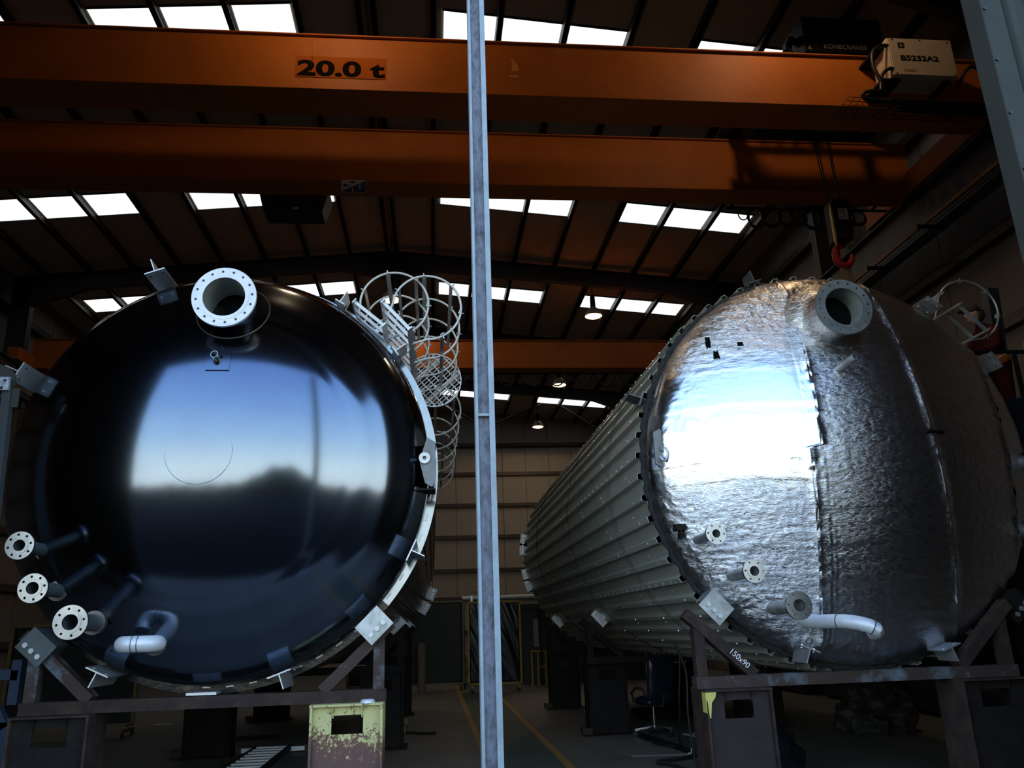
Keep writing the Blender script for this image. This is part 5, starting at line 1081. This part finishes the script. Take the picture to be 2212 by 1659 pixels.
for x in (3.75, 4.3, 4.85): obj('bearer', MB().box((x - 0.05, 14.6, 0), (x + 0.05, 15.74, 0.11)), M_dark_steel, pal, 30)

# ------------------------------------------------------------------ lift with worker beside the foil tank
lf = thing('boom_lift', 'dark blue work platform lift with guard rails at the right edge beside the foil tank', 'lift', (7.4, 9.2, 0))
obj('chassis', MB().box((6.75, 8.6, 0.12), (8.5, 10.4, 0.7)), M_lift, lf, 30)
for x in (6.72, 8.42):
    for y in (8.95, 10.05): obj('wheel', MB().cyl((x - 0.02, y, 0.3), (x + 0.14, y, 0.3), 0.3, n=22), M_cable, lf)
for p, q, w in (((7.10, 9.3, 0.65), (7.0, 9.3, 3.5), 0.24), ((7.6, 9.98, 0.65), (8.05, 9.98, 6.1), 0.17), ((7.0, 9.98, 2.6), (7.75, 9.98, 4.6), 0.10)): obj('mast', MB().bar(p, q, w, w, (0, 1, 0)), M_lift, lf, 30)
obj('platform', MB().box((6.45, 8.6, 3.50), (7.9, 9.95, 3.62)).box((6.45, 8.57, 3.62), (7.9, 8.61, 4.08)), M_lift, lf, 30)
for p, q in (((6.5, 8.63, 4.68), (7.9, 8.63, 4.68)), ((6.5, 9.92, 4.68), (7.9, 9.92, 4.68)), ((6.5, 8.63, 3.6), (6.5, 8.63, 4.68)), ((7.1, 8.63, 3.6), (7.1, 8.63, 4.68)), ((7.6, 8.63, 3.6), (7.6, 8.63, 4.68)), ((6.5, 9.92, 3.6), (6.5, 9.92, 4.68)), ((6.5, 8.63, 4.68), (6.5, 9.92, 4.68)), ((7.3, 9.92, 3.6), (7.3, 9.92, 4.68))): obj('guard_rail', MB().bar(p, q, 0.04, 0.04, (0, 1, 0) if abs(p[1] - q[1]) < .01 else (0, 0, 1)), M_dark_steel, lf, 30)
obj('warning_label', MB().box((7.22, 8.585, 4.69), (7.30, 8.60, 4.80)), M_yellow, lf, 30)

def skin_person(name, label, V, E, rr, m, loc):
    me = bpy.data.meshes.new(name); me.from_pydata([tuple(Vector(v)) for v in V], E, []); o = bpy.data.objects.new(name, me); COL.objects.link(o); o.location = loc
    me.materials.append(m)
    sk = o.modifiers.new('skin', 'SKIN'); d = me.skin_vertices[0].data
    for i, r in enumerate(rr): d[i].radius = r if isinstance(r, tuple) else (r, r)
    d[0].use_root = True
    s = o.modifiers.new('smooth', 'SUBSURF'); s.levels = 2; s.render_levels = 2
    for p in me.polygons: p.use_smooth = True
    o['label'] = label; o['category'] = 'person'
    return o
# body facing left (-x) and bent a little over the rail; local origin between the feet on the platform
V = [(0, 0, 0.93), (0.0, 0, 1.10), (-0.04, 0, 1.30), (-0.08, 0, 1.45), (-0.10, 0, 1.52), (-0.14, 0, 1.60),
     (-0.07, -0.19, 1.43), (-0.16, -0.26, 1.18), (-0.38, -0.20, 1.12), (-0.46, -0.17, 1.11),
     (-0.07, 0.19, 1.43), (-0.20, 0.25, 1.20), (-0.42, 0.17, 1.15), (-0.50, 0.14, 1.15),
     (0.0, -0.10, 0.88), (-0.02, -0.11, 0.48), (0.02, -0.12, 0.09), (-0.13, -0.13, 0.045), (0.0, 0.10, 0.88), (-0.02, 0.11, 0.48), (0.02, 0.12, 0.09), (-0.13, 0.13, 0.045)]
Ed = [(0, 1), (1, 2), (2, 3), (3, 4), (4, 5), (3, 6), (6, 7), (7, 8), (8, 9), (3, 10), (10, 11), (11, 12), (12, 13), (0, 14), (14, 15), (15, 16), (16, 17), (0, 18), (18, 19), (19, 20), (20, 21)]
rr = [(0.14, 0.17), (0.13, 0.17), (0.14, 0.19), (0.11, 0.15), 0.062, 0.06, 0.075, 0.055, 0.045, 0.036, 0.075, 0.055, 0.045, 0.036, 0.10, 0.075, 0.055, 0.045, 0.10, 0.075, 0.055, 0.045]
PL = Vector((7.14, 9.0, 3.60 + 0.02))
wk = skin_person('person', 'person in dark red work clothes and dark cap working on the lift', V, Ed, rr, M_shirt, PL)
def at_(p): return PL + Vector(p)
hd_ = MB(); n = 24; vs = []
for j in range(n + 1):
    v = -PI / 2 + PI * j / n
    for i in range(n):
        u = 2 * PI * i / n; x, y, z = cos(v) * cos(u), cos(v) * sin(u), sin(v)
        fx = -x
        w = 0.078 * (1 - 0.18 * max(0, -z)); l = 0.098; h = 0.122
        px, py, pz = x * l, y * w, z * h
        if fx > 0.75: px -= 0.020 * math.exp(-((z + 0.12) / 0.18) ** 2) * math.exp(-(y / 0.16) ** 2) * 1.4      # nose
        if fx > 0.3: px += 0.010 * math.exp(-((z - 0.12) / 0.12) ** 2); px -= 0.008 * math.exp(-((z + 0.75) / 0.2) ** 2)  # eye line, chin
        if abs(y) > 0.85 and abs(x) < 0.35: py += (1 if y > 0 else -1) * 0.014 * math.exp(-((z + 0.02) / 0.22) ** 2)      # ears
        vs.append(at_((-0.19 + px, py, 1.70 + pz)))
hd_.add(vs, [(j * n + i, j * n + (i + 1) % n, (j + 1) * n + (i + 1) % n, (j + 1) * n + i) for j in range(n) for i in range(n)])
obj('head', hd_, M_skin, wk, 60)
hc = MB(); vs = []; nn = 24
for j in range(13):
    v = rad(8) + (PI / 2 - rad(8)) * j / 12
    for i in range(nn):
        u = 2 * PI * i / nn; vs.append(at_((-0.178 + 0.112 * cos(v) * cos(u), 0.092 * cos(v) * sin(u), 1.715 + 0.122 * sin(v))))
hc.add(vs, [(j * nn + i, j * nn + (i + 1) % nn, (j + 1) * nn + (i + 1) % nn, (j + 1) * nn + i) for j in range(12) for i in range(nn)])
hc.prism([(-0.28, -0.07), (-0.36, -0.05), (-0.375, 0), (-0.36, 0.05), (-0.28, 0.07)], at_((0, 0, 1.738)), (1, 0, 0), (0, 1, 0), (0, 0, 0.012))
obj('cap', hc, M_hair, wk, 50)
hb = MB().lathe([(0.0, -0.09), (0.05, -0.075), (0.085, -0.02), (0.08, 0.05), (0.04, 0.09), (0.0, 0.1)], at_((-0.115, 0.0, 1.69)), 'Z', 18); obj('hair', hb, M_hair, wk, 60)
gl = MB().tube([at_((-0.17, -0.083, 1.722)), at_((-0.25, -0.066, 1.720)), at_((-0.287, -0.04, 1.716)), at_((-0.29, 0.0, 1.718)), at_((-0.287, 0.04, 1.716)), at_((-0.25, 0.066, 1.720)), at_((-0.17, 0.083, 1.722))], 0.009, 8)
obj('glasses', gl, M_film, wk, 60)
obj('mouth', MB().tube([at_((-0.272, -0.025, 1.640)), at_((-0.281, 0, 1.638)), at_((-0.272, 0.025, 1.640))], 0.004, 6), M_hair, wk, 60)
obj('vest', MB().lathe([(0.165, 0.0), (0.18, 0.12), (0.165, 0.22), (0.155, 0.22), (0.17, 0.12), (0.155, 0.0), (0.165, 0.0)], at_((-0.01, 0, 0.93)), 'Z', 28), M_vest, wk, 60)
for s, b in ((-1, Vector((-0.46, -0.17, 1.11))), (1, Vector((-0.50, 0.14, 1.15)))):
    V2 = [b + Vector((0.03, 0, 0)), b + Vector((-0.03, 0, -0.005)), b + Vector((-0.085, 0, -0.015))]; E2 = [(0, 1), (1, 2)]; r2 = [0.026, (0.022, 0.034), (0.016, 0.036)]
    for k, (dy, l) in enumerate(((-0.030, 0.062), (-0.010, 0.074), (0.011, 0.070), (0.030, 0.055))):
        q = b + Vector((-0.095, dy, -0.015)); i0 = len(V2)
        V2 += [q, q + Vector((-l * 0.5, 0, -0.008)), q + Vector((-l * 0.75, 0, -l * 0.45))]; E2 += [(2, i0), (i0, i0 + 1), (i0 + 1, i0 + 2)]; r2 += [0.0095, 0.009, 0.0075]
    i0 = len(V2); q = b + Vector((-0.04, -s * 0.035, -0.01)); V2 += [q, q + Vector((-0.035, -s * 0.022, -0.02)), q + Vector((-0.062, -s * 0.02, -0.035))]; E2 += [(1, i0), (i0, i0 + 1), (i0 + 1, i0 + 2)]; r2 += [0.011, 0.0095, 0.008]
    me = bpy.data.meshes.new('hand'); me.from_pydata([tuple(v) for v in V2], E2, []); ho = bpy.data.objects.new('hand', me); COL.objects.link(ho); ho.parent = wk; me.materials.append(M_skin)
    ho.modifiers.new('skin', 'SKIN'); d = me.skin_vertices[0].data
    for i, r in enumerate(r2): d[i].radius = r if isinstance(r, tuple) else (r, r)
    d[0].use_root = True; q = ho.modifiers.new('smooth', 'SUBSURF'); q.levels = 1; q.render_levels = 2
